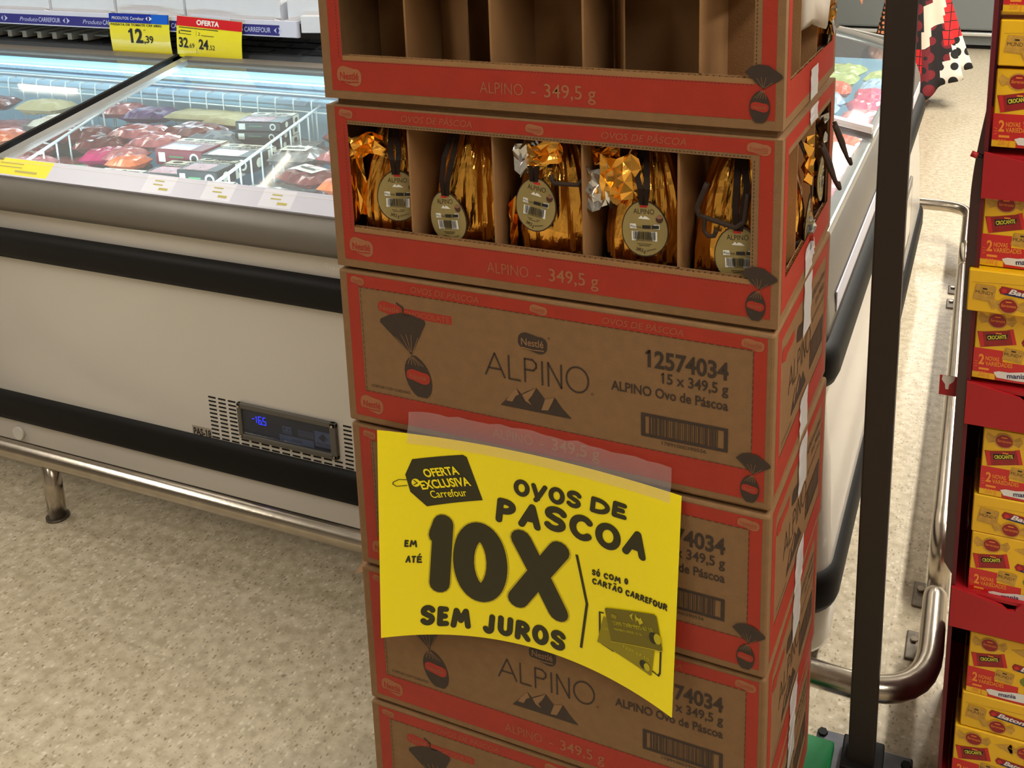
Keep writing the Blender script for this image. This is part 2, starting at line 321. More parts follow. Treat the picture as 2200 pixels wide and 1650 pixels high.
# ------------------------------------------------------------------ egg cartons
Wb, Db, Hb = 0.600, 0.378, 0.2325
Z0 = 1.2875; TH = 0.004
def front_print(P, closed):
    # materials: 0 red, 1 faded kraft lettering, 2 dark ink, 3 pale line, 4 faded red
    R0 = (0.013, 0.011, 0.591, 0.222)
    P.frame(R0, (0.031, 0.051, 0.575, 0.2045), 0, 1)
    P.text('OVOS DE PÁSCOA', (0.114, 0.2085), (0.216, 0.2085), 0.0085, 4, 2, bold=.01, shear=.2)
    P.text('OVOS DE PÁSCOA', (0.387, 0.2085), (0.491, 0.2085), 0.0085, 4, 2, bold=.01, shear=.2)
    P.text('ALPINO', (0.229, 0.0205), (0.287, 0.0205), 0.0145, 1, 2, bold=-.012)
    P.text('-', (0.298, 0.0205), (0.304, 0.0205), 0.0145, 1, 2)
    P.text('349,5 g', (0.315, 0.0205), (0.381, 0.0205), 0.0165, 1, 2, bold=.005)
    for u, v, w, h in ((0.030, 0.213, 0.021, 0.0125), (0.301, 0.2125, 0.024, 0.0135), (0.574, 0.2115, 0.027, 0.0145), (0.040, 0.0305, 0.037, 0.026)):
        P.logo(u, v, w, h, 1, 4 if w < .03 else 0, 2)
    egg(P, 0.574, 0.0255, 0.0115, 0.0185, (0.5775, 0.046), [(0.5565, 0.064), (0.563, 0.0705), (0.572, 0.0735), (0.583, 0.0725), (0.598, 0.0625), (0.5985, 0.059)])
    if closed:
        r = random.Random(5)
        for a, b in (((.031, .051), (.575, .051)), ((.031, .2045), (.575, .2045)), ((.034, .052), (.034, .2045)), ((.575, .051), (.575, .2045))):
            n = 60 if abs(b[0] - a[0]) > .1 else 18
            for i in range(n):
                f0, f1 = (i + .15) / n, (i + .8) / n
                P.line([(a[0] + (b[0] - a[0]) * f0, a[1] + (b[1] - a[1]) * f0), (a[0] + (b[0] - a[0]) * f1, a[1] + (b[1] - a[1]) * f1)], 0.0007, 2, 3)
        P.blob(0.079, 0.1795, 0.037, 0.020, 0, 1); P.text('Nestlé', (.064, .176), (.094, .176), .0078, 4, 2, bold=.02)
        P.rect(0.0985, 0.1715, 0.1745, 0.1835, 0, 1); P.text('CHOCOLATE', (.1015, .1738), (.1715, .1738), .0075, 4, 2, bold=.005)
        egg(P, 0.1185, 0.0865, 0.0208, 0.0315, (0.1100, 0.1175), [(0.0625, 0.158), (0.0635, 0.163), (0.080, 0.172), (0.096, 0.1765), (0.112, 0.1765), (0.133, 0.1715), (0.134, 0.166)], tilt=0.16, h=2)
        P.line([(.091, .190), (.100, .185), (.101, .172)], .0022, 2, 4)
        P.blob(0.2915, 0.1655, 0.041, 0.0265, 2, 2); P.text('Nestlé', (.2755, .1615), (.307, .1615), .0095, 3, 3, bold=.015)
        P.line([(.277, .158), (.292, .1565), (.307, .1575)], .0014, 3, 3); P.ring(.3145, .176, .001, .001, .0005, 2, 2, 10)
        w = 0.0024; b, t = 0.1105, 0.1425
        P.line([(.2222, b), (.2362, t), (.2502, b)], w, 2, 2); P.line([(.2275, b + .0105), (.245, b + .0105)], w, 2, 2)
        P.line([(.2565, t), (.2565, b), (.2725, b)], w, 2, 2)
        P.line([(.2795, b), (.2795, t), (.2905, t), (.2955, t - .0045), (.2958, t - .010), (.2915, t - .0145), (.2795, t - .0150)], w, 2, 2)
        P.line([(.3040, b), (.3040, t)], w, 2, 2)
        P.line([(.3125, b), (.3125, t), (.3305, b), (.3305, t)], w, 2, 2)
        P.ring(.3525, (b + t) / 2, .0138, .0160, w, 2, 2, 30); P.ring(.3725, b, .0012, .0012, .0006, 2, 2, 10)
        P.poly([(.2425, .0705), (.2560, .0860), (.2665, .0985), (.2735, .0915), (.2790, .0955), (.2950, .1045), (.3070, .0905), (.3125, .0875), (.3205, .0960), (.3305, .0830), (.3435, .0705)], 2, 2)
        P.poly([(.2560, .0860), (.2665, .0985), (.2700, .0905), (.2650, .0875), (.2600, .0785), (.2510, .0785)], 3, 3)
        P.poly([(.2745, .0910), (.2950, .1045), (.2890, .0930), (.2830, .0850), (.2880, .0790), (.2790, .0830)], 3, 3)
        P.poly([(.3070, .0905), (.3205, .0960), (.3165, .0870), (.3110, .0760), (.3015, .0745)], 3, 3)
        P.text('12574034', (.443, .162), (.546, .162), .0215, 2, 2, bold=.028)
        P.text('15 x 349,5 g', (.4625, .143), (.546, .143), .0135, 2, 2, bold=.018)
        P.text('ALPINO Ovo de Páscoa', (.398, .1225), (.546, .1225), .0125, 2, 2, bold=.018)
        P.frame((.437, .0675, .5465, .0990), (.4425, .0715, .5415, .0950), 2, 2)
        bars(P, .4475, .0715, .5345, .0950, 2, 2, 44, 11)
        P.text('17891000390556', (.463, .0605), (.520, .0605), .0045, 2, 2)
        P.text('CORTAR COM CUIDADO', (.042, .0585), (.104, .0585), .0042, 2, 2)
def egg(P, u, v, a, b, neck, fan, tilt=0.0, h=4):
    P.poly([neck] + fan, 2, h)
    n = len(fan)
    for i in range(1, n - 1): P.line([(neck[0] + (fan[i][0] - neck[0]) * .08, neck[1] + (fan[i][1] - neck[1]) * .08), (neck[0] + (fan[i][0] - neck[0]) * .5, neck[1] + (fan[i][1] - neck[1]) * .5)], a * .035, 3, h + 1)
    pts = []
    for i in range(26):
        t = 2 * pi * i / 26; x = a * cos(t); y = b * max(sin(t), -.93)
        if sin(t) > 0: x *= 1 - .25 * sin(t) ** 3
        pts.append((u + x * cos(tilt) + y * sin(tilt) * -1 * -1 * -1, v + y * cos(tilt) + x * sin(tilt) * 0))
    P.poly(pts, 2, h)
    for k in (-.6, -.3, 0, .3, .6): P.line([(neck[0] + k * a * .2, neck[1] - b * .08), (u - (0.6 * b * sin(tilt)) + k * a * .95, v + b * .55)], a * .04, 3, h + 1)
    P.blob(u, v + b * .02, a * 1.75, b * .62, 0, h + 1)
    P.text('Nestlé', (u - a * .62, v - b * .10), (u + a * .62, v - b * .10), b * .22, 4, h + 2, bold=.02)
def side_print(P, closed):
    P.frame((0.016, 0.011, 0.362, 0.222), (0.036, 0.050, 0.342, 0.2045), 0, 1)
    if closed:
        P.rect(.05, .172, .115, .186, 0, 1); P.blob(.055, .179, .03, .022, 0, 2)
        P.blob(.150, .165, .038, .026, 2, 2)
        w = .0024; b, t = .1105, .1425; o = .085 - .2222
        for pts in ([(.2222, b), (.2362, t), (.2502, b)], [(.2275, b + .0105), (.245, b + .0105)], [(.2565, t), (.2565, b), (.2725, b)], [(.2795, b), (.2795, t), (.2905, t), (.2958, t - .007), (.2915, t - .0145), (.2795, t - .015)], [(.304, b), (.304, t)], [(.3125, b), (.3125, t), (.3305, b), (.3305, t)]):
            P.line([(x + o, y) for x, y in pts], w, 2, 2)
        P.ring(.3525 + o, (b + t) / 2, .0138, .016, w, 2, 2, 24)
        P.poly([(.105, .0705), (.129, .0985), (.136, .0915), (.158, .1045), (.175, .0875), (.183, .096), (.206, .0705)], 2, 2)
        P.poly([(.118, .0860), (.129, .0985), (.133, .0905), (.122, .0785)], 3, 3); P.poly([(.137, .0910), (.158, .1045), (.152, .0930), (.142, .083)], 3, 3)
        P.text('ALPINO Ovo de Páscoa', (.232, .176), (.332, .176), .011, 2, 2, bold=.01)
        P.text('15 x 349,5 g', (.262, .158), (.332, .158), .010, 2, 2, bold=.01); P.text('Ingredientes ao lado', (.238, .141), (.332, .141), .007, 2, 2)
        P.frame((.232, .074, .332, .116), (.236, .078, .328, .112), 2, 2); bars(P, .238, .078, .326, .112, 2, 2, 40, 4)
        P.text('CORTAR COM CUIDADO', (.05, .0585), (.11, .0585), .0042, 2, 2)
        P.line([(.036, .051), (.342, .051)], .0007, 2, 3)
pmats = [red, kraft_lt, ink, inkl, redfade]
_pc = {}
def printed(kind, parent):
    if kind not in _pc:
        P = Print(up_fn(0)); front_print(P, kind == 'closed'); S = Print(side_fn(Wb)); side_print(S, kind == 'closed')
        _pc[kind] = (P.mb.build('front_print', pmats, parent, fix=False), S.mb.build('side_print', pmats, parent, fix=False)); return _pc[kind]
    r = []
    for o in _pc[kind]: r.append(put(o.name.split('.')[0], o.data, parent))
    return r
def flute_mesh(L, along, mbx, base, depth=TH, pitch=0.0072, h=0.003, amp=None):
    # the wavy inner ply of a cut board edge, from base along direction, seen from above
    n = int(L / pitch * 4); pts = []
    for i in range(n + 1):
        s = L * i / n; w = depth / 2 + (depth / 2 - .0007) * sin(2 * pi * s / pitch + 0.6 * sin(s * 40))
        pts.append((base[0] + along[0] * s + (0 if along[0] else -w), base[1] + along[1] * s + (w if along[0] else 0)))
    rr = random.Random(int(L * 1000))
    for a, b in zip(pts, pts[1:]):
        z = base[2] + rr.uniform(0, .0012)
        mbx.add([(a[0], a[1], z - h), (b[0], b[1], z - h), (b[0], b[1], z), (a[0], a[1], z)], [(0, 1, 2, 3)], 0)
    for a, b in zip(pts, pts[1:]):   # give the ply its thickness
        q = .00055; z = base[2]
        if along[0]: mbx.add([(a[0], a[1] - q, z), (b[0], b[1] - q, z), (b[0], b[1] + q, z), (a[0], a[1] + q, z)], [(0, 1, 2, 3)], 0)
        else: mbx.add([(a[0] - q, a[1], z), (a[0] + q, a[1], z), (b[0] + q, b[1], z), (b[0] - q, b[1], z)], [(0, 1, 2, 3)], 0)
WIN = (0.0285, 0.054, 0.5665, 0.199)      # front window of an opened carton
SWIN = (0.037, 0.042, 0.345, 0.197)       # side window
def carton(b, yaw, dx, dy, label, opened=False, flap=False):
    t = thing('easter_egg_carton', label, 'carton', (dx, dy, Z0 - b * 0.2325), yaw, 'Easter egg cartons in the stack')
    h = Hb - 0.0055 - (.0035 if b == 1 else 0)
    if not opened:
        mb = MB(); mb.bbox((0, 0, 0), (Wb, Db, h), .0035); mb.build('carton_body', kraft, t)
    else:
        mb = MB(); u0, v0, u1, v1 = WIN
        for (a, c) in (((0, 0, 0), (Wb, TH, v0 - .007)), ((0, 0, v0 - .007), (u0, TH, v0)), ((u1, 0, v0 - .007), (Wb, TH, v0)), ((0, 0, v1), (Wb, TH, h)), ((0, 0, v0), (u0, TH, v1)), ((u1, 0, v0), (Wb, TH, v1))): mb.box(a, c)
        y0, w0, y1, w1 = SWIN; X = Wb - TH
        for (a, c) in (((X, TH, 0), (Wb, Db, w0 - .007)), ((X, TH, w0 - .007), (Wb, y0, w0)), ((X, y1, w0 - .007), (Wb, Db, w0)), ((X, TH, w1), (Wb, Db, h)), ((X, TH, w0), (Wb, y0, w1)), ((X, y1, w0), (Wb, Db, w1))): mb.box(a, c)
        mb.box((0, TH, 0), (TH, Db, h)); mb.box((TH, Db - TH, 0), (X, Db, h)); mb.box((TH, TH, 0), (X, Db - TH, TH)); mb.box((TH, TH, h - TH), (X, Db - TH, h))
        mb.build('carton_body', kraft, t)
        # the torn lip: two liner plies with the wave between them
        mb = MB(); D2 = .0068; mb.box((u0, 0, v0 - .007), (u1, .0008, v0 + .003)); mb.box((u0, D2 - .0008, v0 - .007), (u1, D2, v0 + .0042))
        flute_mesh(u1 - u0, (1, 0), mb, (u0, 0, v0 + .0032), depth=D2); mb.build('torn_lip', kraft_in, t)
        mb = MB(); mb.box((Wb - .0008, y0, w0 - .007), (Wb, y1, w0 + .003)); mb.box((Wb - D2, y0, w0 - .007), (Wb - D2 + .0008, y1, w0 + .0042))
        flute_mesh(y1 - y0, (0, 1), mb, (Wb, y0, w0 + .0032), depth=D2); mb.build('torn_lip', kraft_in, t)
        # dark cuts of the perforation round the window
        mb = MB(); e = .0022
        for i in range(120):
            u = u0 + (u1 - u0) * (i + .2) / 120; mb.box((u, -.00035, v1 + e), (u + .0022, .0002, v1 + e + .0008)); mb.box((u, -.00035, v0 - .0045), (u + .0022, .0002, v0 - .0038))
        for i in range(32):
            v = v0 + (v1 - v0) * (i + .2) / 32
            mb.box((u0 - e - .0008, -.00035, v), (u0 - e, .0002, v + .0024)); mb.box((u1 + e, -.00035, v), (u1 + e + .0008, .0002, v + .0024))
        tag(mb.build('perforation', ink, t), kind='stuff')
    printed('opened' if opened else 'closed', t)
    # flaps: top and bottom seams seen on the side face
    mb = MB(); mb.bbox((.012, .010, h - .0005), (Wb - .008, Db - .002, Hb - .0003), .0008, seg=1); mb.build('top_flap', kraft, t)
    if flap:
        mb = MB(); mb.add([(0.002, .002, h - .010), (-.016, .004, h - .022), (-.020, .05, h - .012), (0.002, .14, h + .002), (0.03, .01, h + .001), (.004, .006, h - .007), (-.012, .008, h - .019), (-.014, .05, h - .008)],
                           [(0, 1, 2, 3), (0, 3, 4), (0, 5, 6, 1), (5, 7, 6), (5, 4, 3, 7), (1, 6, 7, 2)]); mb.build('bent_corner', kraft, t)
    # tape over the seams on the side
    r = random.Random(b)
    def strip(v0_, v1_):
        n = 7; c = .192; vs = []
        for i in range(n + 1):
            v = v0_ + (v1_ - v0_) * i / n; j = r.uniform(-.002, .002)
            for k, y in enumerate((c - .027 + j, c - .010, c + .008, c + .027 + j)): vs.append((Wb + .0012 + r.uniform(0, .0012), y, v))
        fs = [(i * 4 + k, i * 4 + k + 1, i * 4 + k + 5, i * 4 + k + 4) for i in range(n) for k in range(3)]
        m = MB(); m.add(vs, fs); m.build('tape_strip', tapew_m, t)
    strip(0.0, SWIN[1] - .002 if opened else .062); strip(SWIN[3] + .004 if opened else .150, h)
    return t
YAW = [0.0, -.004, -.013, -.022, -.012, 0.0]
tops = [carton(0, YAW[0], 0, 0, 'topmost brown and red carton, front row of its cells empty', True),
        carton(1, YAW[1], .001, -.001, 'opened carton second from top, its window full of golden eggs', True),
        carton(2, YAW[2], 0, 0, 'closed brown and red carton right under the opened one with the eggs'),
        carton(3, YAW[3], 0, .003, 'closed carton half covered by the yellow poster, fourth from the top'),
        carton(4, YAW[4], 0, .001, 'closed carton with a bent corner flap at its top left, under the poster', flap=True),
        carton(5, YAW[5], 0, 0, 'lowest brown and red carton at the bottom edge of the photo')]
# cell dividers
def dividers(t, xs, full):
    h = Hb - .01
    for x, y0, y1, k in xs:
        mb = MB(); n = 6
        vs = []
        for i in range(n + 1):
            y = y0 + (y1 - y0) * i / n; o = k * sin(pi * i / n)
            vs += [(x + o, y, .006), (x + o + .0028, y, .006), (x + o + .0028, y, h), (x + o, y, h)]
        fs = [(a, a + 1, a + 2, a + 3) for a in (0, n * 4)]
        for i in range(n):
            a = i * 4; fs += [(a, a + 4, a + 5, a + 1), (a + 1, a + 5, a + 6, a + 2), (a + 2, a + 6, a + 7, a + 3), (a + 3, a + 7, a + 4, a)]
        mb.add(vs, fs); mb.build('divider', kraft_in, t)
    for y in full:
        mb = MB(); mb.box((.006, y, .006), (Wb - .006, y + .0028, h - .004)); mb.build('cross_divider', kraft_in, t)
dividers(tops[1], [(.117, .006, .37, .004), (.2385, .006, .37, -.003), (.3585, .006, .37, .003), (.4785, .006, .37, .002)], (.127, .249))
dividers(tops[0], [(.1075, .030, .37, -.006), (.2385, .012, .37, .006), (.3565, .02, .37, -.004), (.503, .006, .37, .0)], (.127, .249))
# loose folded card pieces in the empty front row of the top carton
mb = MB(); mb.add([(.112, .118, .006), (.182, .060, .006), (.182, .060, .21), (.112, .118, .21), (.1135, .1195, .006), (.1835, .0615, .006), (.1835, .0615, .21), (.1135, .1195, .21)],
                  [(0, 1, 2, 3), (4, 7, 6, 5), (1, 5, 6, 2), (0, 3, 7, 4), (3, 2, 6, 7)]); mb.build('folded_card', kraft_in, tops[0])
mb = MB(); mb.add([(.362, .118, .006), (.398, .05, .006), (.398, .05, .21), (.362, .118, .21), (.3635, .1195, .006), (.3995, .0515, .006), (.3995, .0515, .21), (.3635, .1195, .21)],
                  [(0, 1, 2, 3), (4, 7, 6, 5), (1, 5, 6, 2), (0, 3, 7, 4), (3, 2, 6, 7)]); mb.build('folded_card', kraft_in, tops[0])
# ------------------------------------------------------------------ foil eggs
def foil_egg(seed, label, loc, rz, lab=(0, 0, 0), tail=None, hook=None, tilt=0, ribbonx=None, scale=1.0, group='golden foil eggs in the opened carton'):
    t = thing('chocolate_egg', label, 'Easter egg', loc, rz, group)
    r = random.Random(seed); nA, nZ = 132, 26
    ks = [(r.randint(4, 6), r.uniform(0, 6.3), r.uniform(-2.5, 2.5)), (r.randint(9, 13), r.uniform(0, 6.3), r.uniform(-3, 3)), (r.randint(19, 27), r.uniform(0, 6.3), r.uniform(-4, 4))]
    prof = [(0, .010), (.03, .030), (.09, .0430), (.22, .0535), (.38, .0560), (.55, .0530), (.72, .0450), (.87, .033), (1, .021)]
    def R(s):
        for (a, ra), (b, rb) in zip(prof, prof[1:]):
            if s <= b: f = (s - a) / (b - a); f = f * f * (3 - 2 * f) if 0 else f; return ra + (rb - ra) * f
        return prof[-1][1]
    vs = []
    for j in range(nZ + 1):
        s = j / nZ; z = .188 * s; base = R(s); amp = .05 + .10 * s ** 2 + .12 * (1 - s) ** 5
        for i in range(nA):
            th = 2 * pi * i / nA; d = 0
            for q, (k, ph, tw) in enumerate(ks):
                x = (k * th + ph + tw * s + .8 * sin(3 * s + ph)) / (2 * pi); tri = abs((x % 1) * 2 - 1) ** 1.4
                d += (tri - .45) * (.5, .42 + .3 * sin(7 * s + ph), .22 + .2 * sin(11 * s + 2 * ph + th))[q]
            rr = base * (1 + amp * d * 1.6 - (.03 if .1 < s < .8 else 0)) + r.uniform(-.00025, .00025)
            vs.append((rr * cos(th), rr * sin(th), z + (.003 * sin(5 * th + seed) if 0 < j < nZ else 0)))
    fs = [(j * nA + i, j * nA + (i + 1) % nA, (j + 1) * nA + (i + 1) % nA, (j + 1) * nA + i) for j in range(nZ) for i in range(nA)]
    mb = MB(); mb.add(vs, fs, 0, False); mb.add(vs[:nA], [tuple(range(nA))[::-1]])
    mb.build('foil_wrap', gold, t)
    # the gathered top above the egg
    mb = MB(); n2 = 60; vv = []
    for j in range(7):
        s = j / 6; rad = .020 + .016 * s ** 1.3
        for i in range(n2):
            th = 2 * pi * i / n2; k = abs(((9 * th / (2 * pi)) + seed * .37 + .2 * s) % 1 * 2 - 1)
            rr = rad * (.62 + .5 * k) + r.uniform(-.0008, .0008); vv.append((rr * cos(th), rr * sin(th), .187 + .018 * s + .004 * k * s))
    mb.add(vv, [(j * n2 + i, j * n2 + (i + 1) % n2, (j + 1) * n2 + (i + 1) % n2, (j + 1) * n2 + i) for j in range(6) for i in range(n2)])
    mb.build('gathered_top', gold, t)
    # plastic cup in the bottom
    mb = MB(); prof2 = [(.0, .004), (.034, .004), (.050, .016), (.0568, .034), (.0575, .046), (.0568, .046), (.050, .034), (.032, .008)]
    for (a, za), (b, zb) in zip(prof2, prof2[1:]):
        n = 32; ring = lambda q, z: [(q * cos(2 * pi * i / n), q * sin(2 * pi * i / n), z - .004) for i in range(n)]
        mb.add(ring(max(a, 1e-4), za) + ring(max(b, 1e-4), zb), [(i, (i + 1) % n, n + (i + 1) % n, n + i) for i in range(n)], 0, True)
    mb.build('base_cup', mat('dark_cup', (30, 18, 12), .35), t)
    # label hanging in front of the belly
    lx, lz, lr = lab; yy = -.0605
    def fn(u, v, h):
        cu, su = cos(lr), sin(lr); x = lx + u * cu - v * su; z = lz + u * su + v * cu
        return (x, yy + (x / .055) ** 2 * .012 + max(0, .07 - z) ** 2 * 2.2 - .00022 * h, z)
    def drop(k, n=30):
        o = []
        for i in range(n):
            a = 2 * pi * i / n; x = .0285 * cos(a) * (1 + .10 * (-sin(a))) ; z = .0355 * sin(a)
            o.append((x * k, z * k))
        return o
    P = Print(fn)
    for mi, k, h in ((1, 1.0, 0), (0, .955, 1)):
        pts = drop(k); P.mb.add([fn(0, 0, h)] + [fn(u, v, h) for u, v in pts], [(0, i + 1, (i + 1) % 30 + 1) for i in range(30)], mi)
    P.mb.add([fn(u, v, 0) for u, v in drop(1.0)] + [Vector(fn(u, v, 0)) + Vector((0, .0012, 0)) for u, v in drop(1.0)], [(i, (i + 1) % 30, 30 + (i + 1) % 30, 30 + i) for i in range(30)], 1)
    P.rect(-.0045, .0265, .0045, .0295, 4, 2); P.text('ALPINO', (-.0125, .0185), (.0125, .0185), .0065, 1, 2, bold=-.005)
    P.poly([(-.007, .0125), (-.003, .0165), (-.001, .0140), (.001, .0160), (.004, .0150), (.008, .0118)], 2, 2)
    P.rect(-.0175, -.0005, .0185, .0055, 2, 2); P.rect(-.002, .0004, .008, .0046, 3, 3); P.rect(.0095, .0004, .0178, .0046, 3, 3)
    P.text('Páscoa', (-.0165, .001), (-.0035, .001), .003, 3, 3)
    P.rect(-.0155, -.0155, .0155, -.0035, 2, 2); bars(P, -.0135, -.0135, .0135, -.0035, 3, 3, 26, seed)
    P.text('7891000390559', (-.0125, -.0153), (.0125, -.0153), .0014, 3, 3)
    P.text('349,5 g', (-.0105, -.0275), (.001, -.0300), .0045, 1, 2, bold=.01); P.text('alimento', (.003, -.0285), (.014, -.0250), .0022, 1, 2)
    P.rect(-.0085, -.0195, .009, -.0188, 1, 2); P.rect(-.0065, -.0215, .007, -.0208, 1, 2)
    P.ell(.0185, .0125, .0042, .0050, 5, 2); P.ell(.0185, .0150, .0036, .0022, 6, 3)
    P.mb.build('label', [lab_m, lab_r, wht, blk, mat('tiny_red', (200, 40, 30), .5), mat('bonbon', (70, 38, 26), .4), mat('bonbon_top', (140, 100, 76), .4)], t, fix=False)
    # ribbon running from the knot to the label
    if ribbonx is not None:
        mb = MB(); x1 = ribbonx
        for o in (-.006, .006):
            pts = [(x1 * .3 + o * .2, -.012, .206), (x1 * .6 + o * .5, -.036, .190), (x1 + o, -.053, .155), (lx + o * .7, -.0615, lz + .050), (lx + o * .3, -.0620, lz + .030)]
            for a, b in zip(pts, pts[1:]):
                w = .0036; mb.add([(a[0] - w, a[1], a[2]), (a[0] + w, a[1], a[2]), (b[0] + w, b[1], b[2]), (b[0] - w, b[1], b[2])], [(0, 1, 2, 3)])
                mb.add([(a[0] - w, a[1] + .0008, a[2]), (a[0] + w, a[1] + .0008, a[2]), (b[0] + w, b[1] + .0008, b[2]), (b[0] - w, b[1] + .0008, b[2])], [(0, 3, 2, 1)])
        mb.build('ribbon', ribbon, t)
    if hook:   # flat plastic hanger: (points of a flat outline path, y)
        mb = MB()
        for pts, w in hook:
            k = 4; P3 = []
            for (a, b) in zip(pts, pts[1:]):
                for i in range(k): f = i / k; P3.append(Vector(a) * (1 - f) + Vector(b) * f)
            P3.append(Vector(pts[-1])); mb.tube(P3, w, 8)
        mb.build('hanger', hook_m, t)
    if tail:
        for (cx, cy, cz, w, h, m, sd) in tail:
            rr = random.Random(sd); n = 5; vv = []
            for j in range(n + 1):
                for i in range(n + 1):
                    u, v = i / n - .5, j / n - .5; pin = .35 + .65 * j / n if h > 0 else 1
                    vv.append((cx + u * w * pin + rr.uniform(-1, 1) * w * .045, cy + rr.uniform(-1, 1) * .0045 + .006 * sin(u * 9 + sd), cz + v * abs(h) + rr.uniform(-1, 1) * abs(h) * .035 + .006 * sin(u * 7)))
            fs = []
            for j in range(n):
                for i in range(n):
                    a = j * (n + 1) + i
                    fs += [(a, a + 1, a + n + 2), (a, a + n + 2, a + n + 1)] if (i + j) % 2 else [(a, a + 1, a + n + 1), (a + 1, a + n + 2, a + n + 1)]
            mb = MB(); mb.add(vv, fs); mb.build('foil_tail', {'g': gold, 's': silver}[m], t, fix=False)
    return t
ez = Z0 - .2325 + .006
def E(x, y=.068): return (x, y, ez)
foil_egg(1, 'golden foil egg at the far left of the window, label touching the divider', E(.066), .2, (.016, .097, -.03),
         tail=[(-.030, -.052, .163, .055, -.03, 'g', 2), (-.046, -.045, .11, .02, -.10, 'g', 3)], ribbonx=.012)
foil_egg(2, 'second golden egg from the left, oval label hanging low and tilted', E(.183), 0.0, (-.014, .077, .12), ribbonx=-.012)
foil_egg(3, 'middle golden egg under a silver and gold foil flap', E(.303), 0.0, (-.008, .108, -.13),
         tail=[(-.022, -.055, .166, .036, -.045, 's', 5), (.004, -.056, .172, .055, -.032, 'g', 6), (-.049, -.035, .07, .016, -.07, 'g', 7)],
         hook=[([(.016, -.064, .150), (.020, -.066, .140), (.050, -.060, .139), (.056, -.055, .146)], .0028)], ribbonx=.004)
foil_egg(4, 'fourth golden egg, with a silver foil bell shape at its upper left', E(.424), 0.0, (.013, .093, 0.02),
         tail=[(-.046, -.050, .136, .034, -.052, 's', 9), (-.018, -.055, .150, .048, -.058, 'g', 10), (-.04, -.045, .178, .04, -.02, 'g', 12)], ribbonx=.008)
hk = lambda x, z: (x, -.0625, z)
foil_egg(5, 'golden egg at the right end of the window with a brown hanger across it', E(.538), 0.0, (.013, .074, .05),
         hook=[([hk(-.024, .158), hk(-.036, .127), hk(-.033, .118), hk(.010, .108), hk(.020, .116), hk(.024, .150)], .0032),
               ([hk(-.026, .115), hk(-.027, .100), hk(-.022, .094), hk(-.015, .095), hk(-.012, .103)], .0026)], ribbonx=.014)
side_hook = [([(-.010, -.075, .165), (-.002, -.085, .135), (.004, -.092, .118)], .003), ([(.012, -.072, .165), (.006, -.085, .140), (.004, -.092, .118), (.010, -.097, .107), (.018, -.094, .112)], .003)]
foil_egg(6, 'golden foil egg in the middle of the right side opening', (.540, .190, ez), pi / 2, (.012, .060, .0), ribbonx=0,
         tail=[(-.02, -.060, .150, .03, -.05, 'g', 14), (.012, -.060, .04, .022, -.05, 's', 15)], hook=side_hook)
foil_egg(7, 'golden foil egg at the rear of the right side opening, brown hook sticking out', (.538, .312, ez), pi / 2, (.000, .088, .0), ribbonx=0,
         tail=[(-.015, -.060, .160, .03, -.04, 's', 16)], hook=side_hook)
for x in range(3):   # the third row of cells, glimpsed past the front eggs
    pass
# foil eggs left in the top carton, rear right cell, and the white sheet over them
foil_egg(8, 'foil egg in the rear cell of the topmost carton, under the white sheet', (.540, .318, Z0 + .006), pi / 2, (0.02, .05, 0), tail=[(.00, -.062, .09, .03, -.06, 's', 21)], group='foil eggs in the topmost carton')
mb = MB(); n = 12; vs = []
for j in range(5):
    for i in range(n + 1):
        a = pi * (-.1 + 1.25 * i / n); rad = .036 + .014 * j / 4
        vs.append((.585 + rad * .55 * sin(a) * 1.0, .255 + rad * cos(a) * 1.5, Z0 + .088 + .028 * j + .010 * sin(3 * a)))
mb.add(vs, [(j * (n + 1) + i, j * (n + 1) + i + 1, (j + 1) * (n + 1) + i + 1, (j + 1) * (n + 1) + i) for j in range(4) for i in range(n)], 0, True)
c0 = len(vs)
mb.add([(.585, .255, Z0 + .082)] + vs[:n + 1], [(0, i + 1, i + 2) for i in range(n)], 0, True)
tag(mb.build('plastic_sheet', mat('white_sheet', (226, 218, 208), .45)), 'white rounded plastic sheet bulging from the side of the topmost carton', 'sheet')

# ------------------------------------------------------------------ yellow poster, bent surface
Tc = [Vector((.055, -.0145, .824)), Vector((.277, -.0145, .8365)), Vector((.492, -.0155, .824))]
Bc = [Vector((.059, -.045, .515)), Vector((.276, -.0145, .543)), Vector((.488, -.040, .5225))]
def qd(c, s): return c[0] * (1 - s) * (1 - 2 * s) + c[1] * 4 * s * (1 - s) + c[2] * s * (2 * s - 1)
def PS(s, t, h):
    p = qd(Tc, s) * t + qd(Bc, s) * (1 - t); return (p.x, p.y - .0003 * h, p.z)
NS = 44
def sliced(mb_):
    me = bpy.data.meshes.new('x'); me.from_pydata(mb_.v, [], mb_.f); me.polygons.foreach_set('material_index', mb_.mi)
    bm = bmesh.new(); bm.from_mesh(me); bpy.data.meshes.remove(me)
    for i in range(1, NS):
        bmesh.ops.bisect_plane(bm, geom=bm.verts[:] + bm.edges[:] + bm.faces[:], dist=1e-6, plane_co=(i / NS, 0, 0), plane_no=(1, 0, 0))
    o = MB(); bm.verts.index_update()
    o.v = [PS(v.co.x, v.co.z, v.co.y) for v in bm.verts]; o.f = [tuple(v.index for v in f.verts) for f in bm.faces]
    o.mi = [f.material_index for f in bm.faces]; o.sm = [False] * len(o.f); bm.free(); return o
poster = thing('sale_poster', 'large yellow offer poster taped to the carton stack', 'poster', (0, 0, 0))
mb = MB(); vs = []; n = NS
for h in (0, 1):
    for i in range(n + 1):
        for tt in (0, .5, 1): p = PS(i / n, tt, 0); vs.append((p[0], p[1] + (.0006 if h else 0), p[2]))
o2 = 3 * (n + 1); fs = []
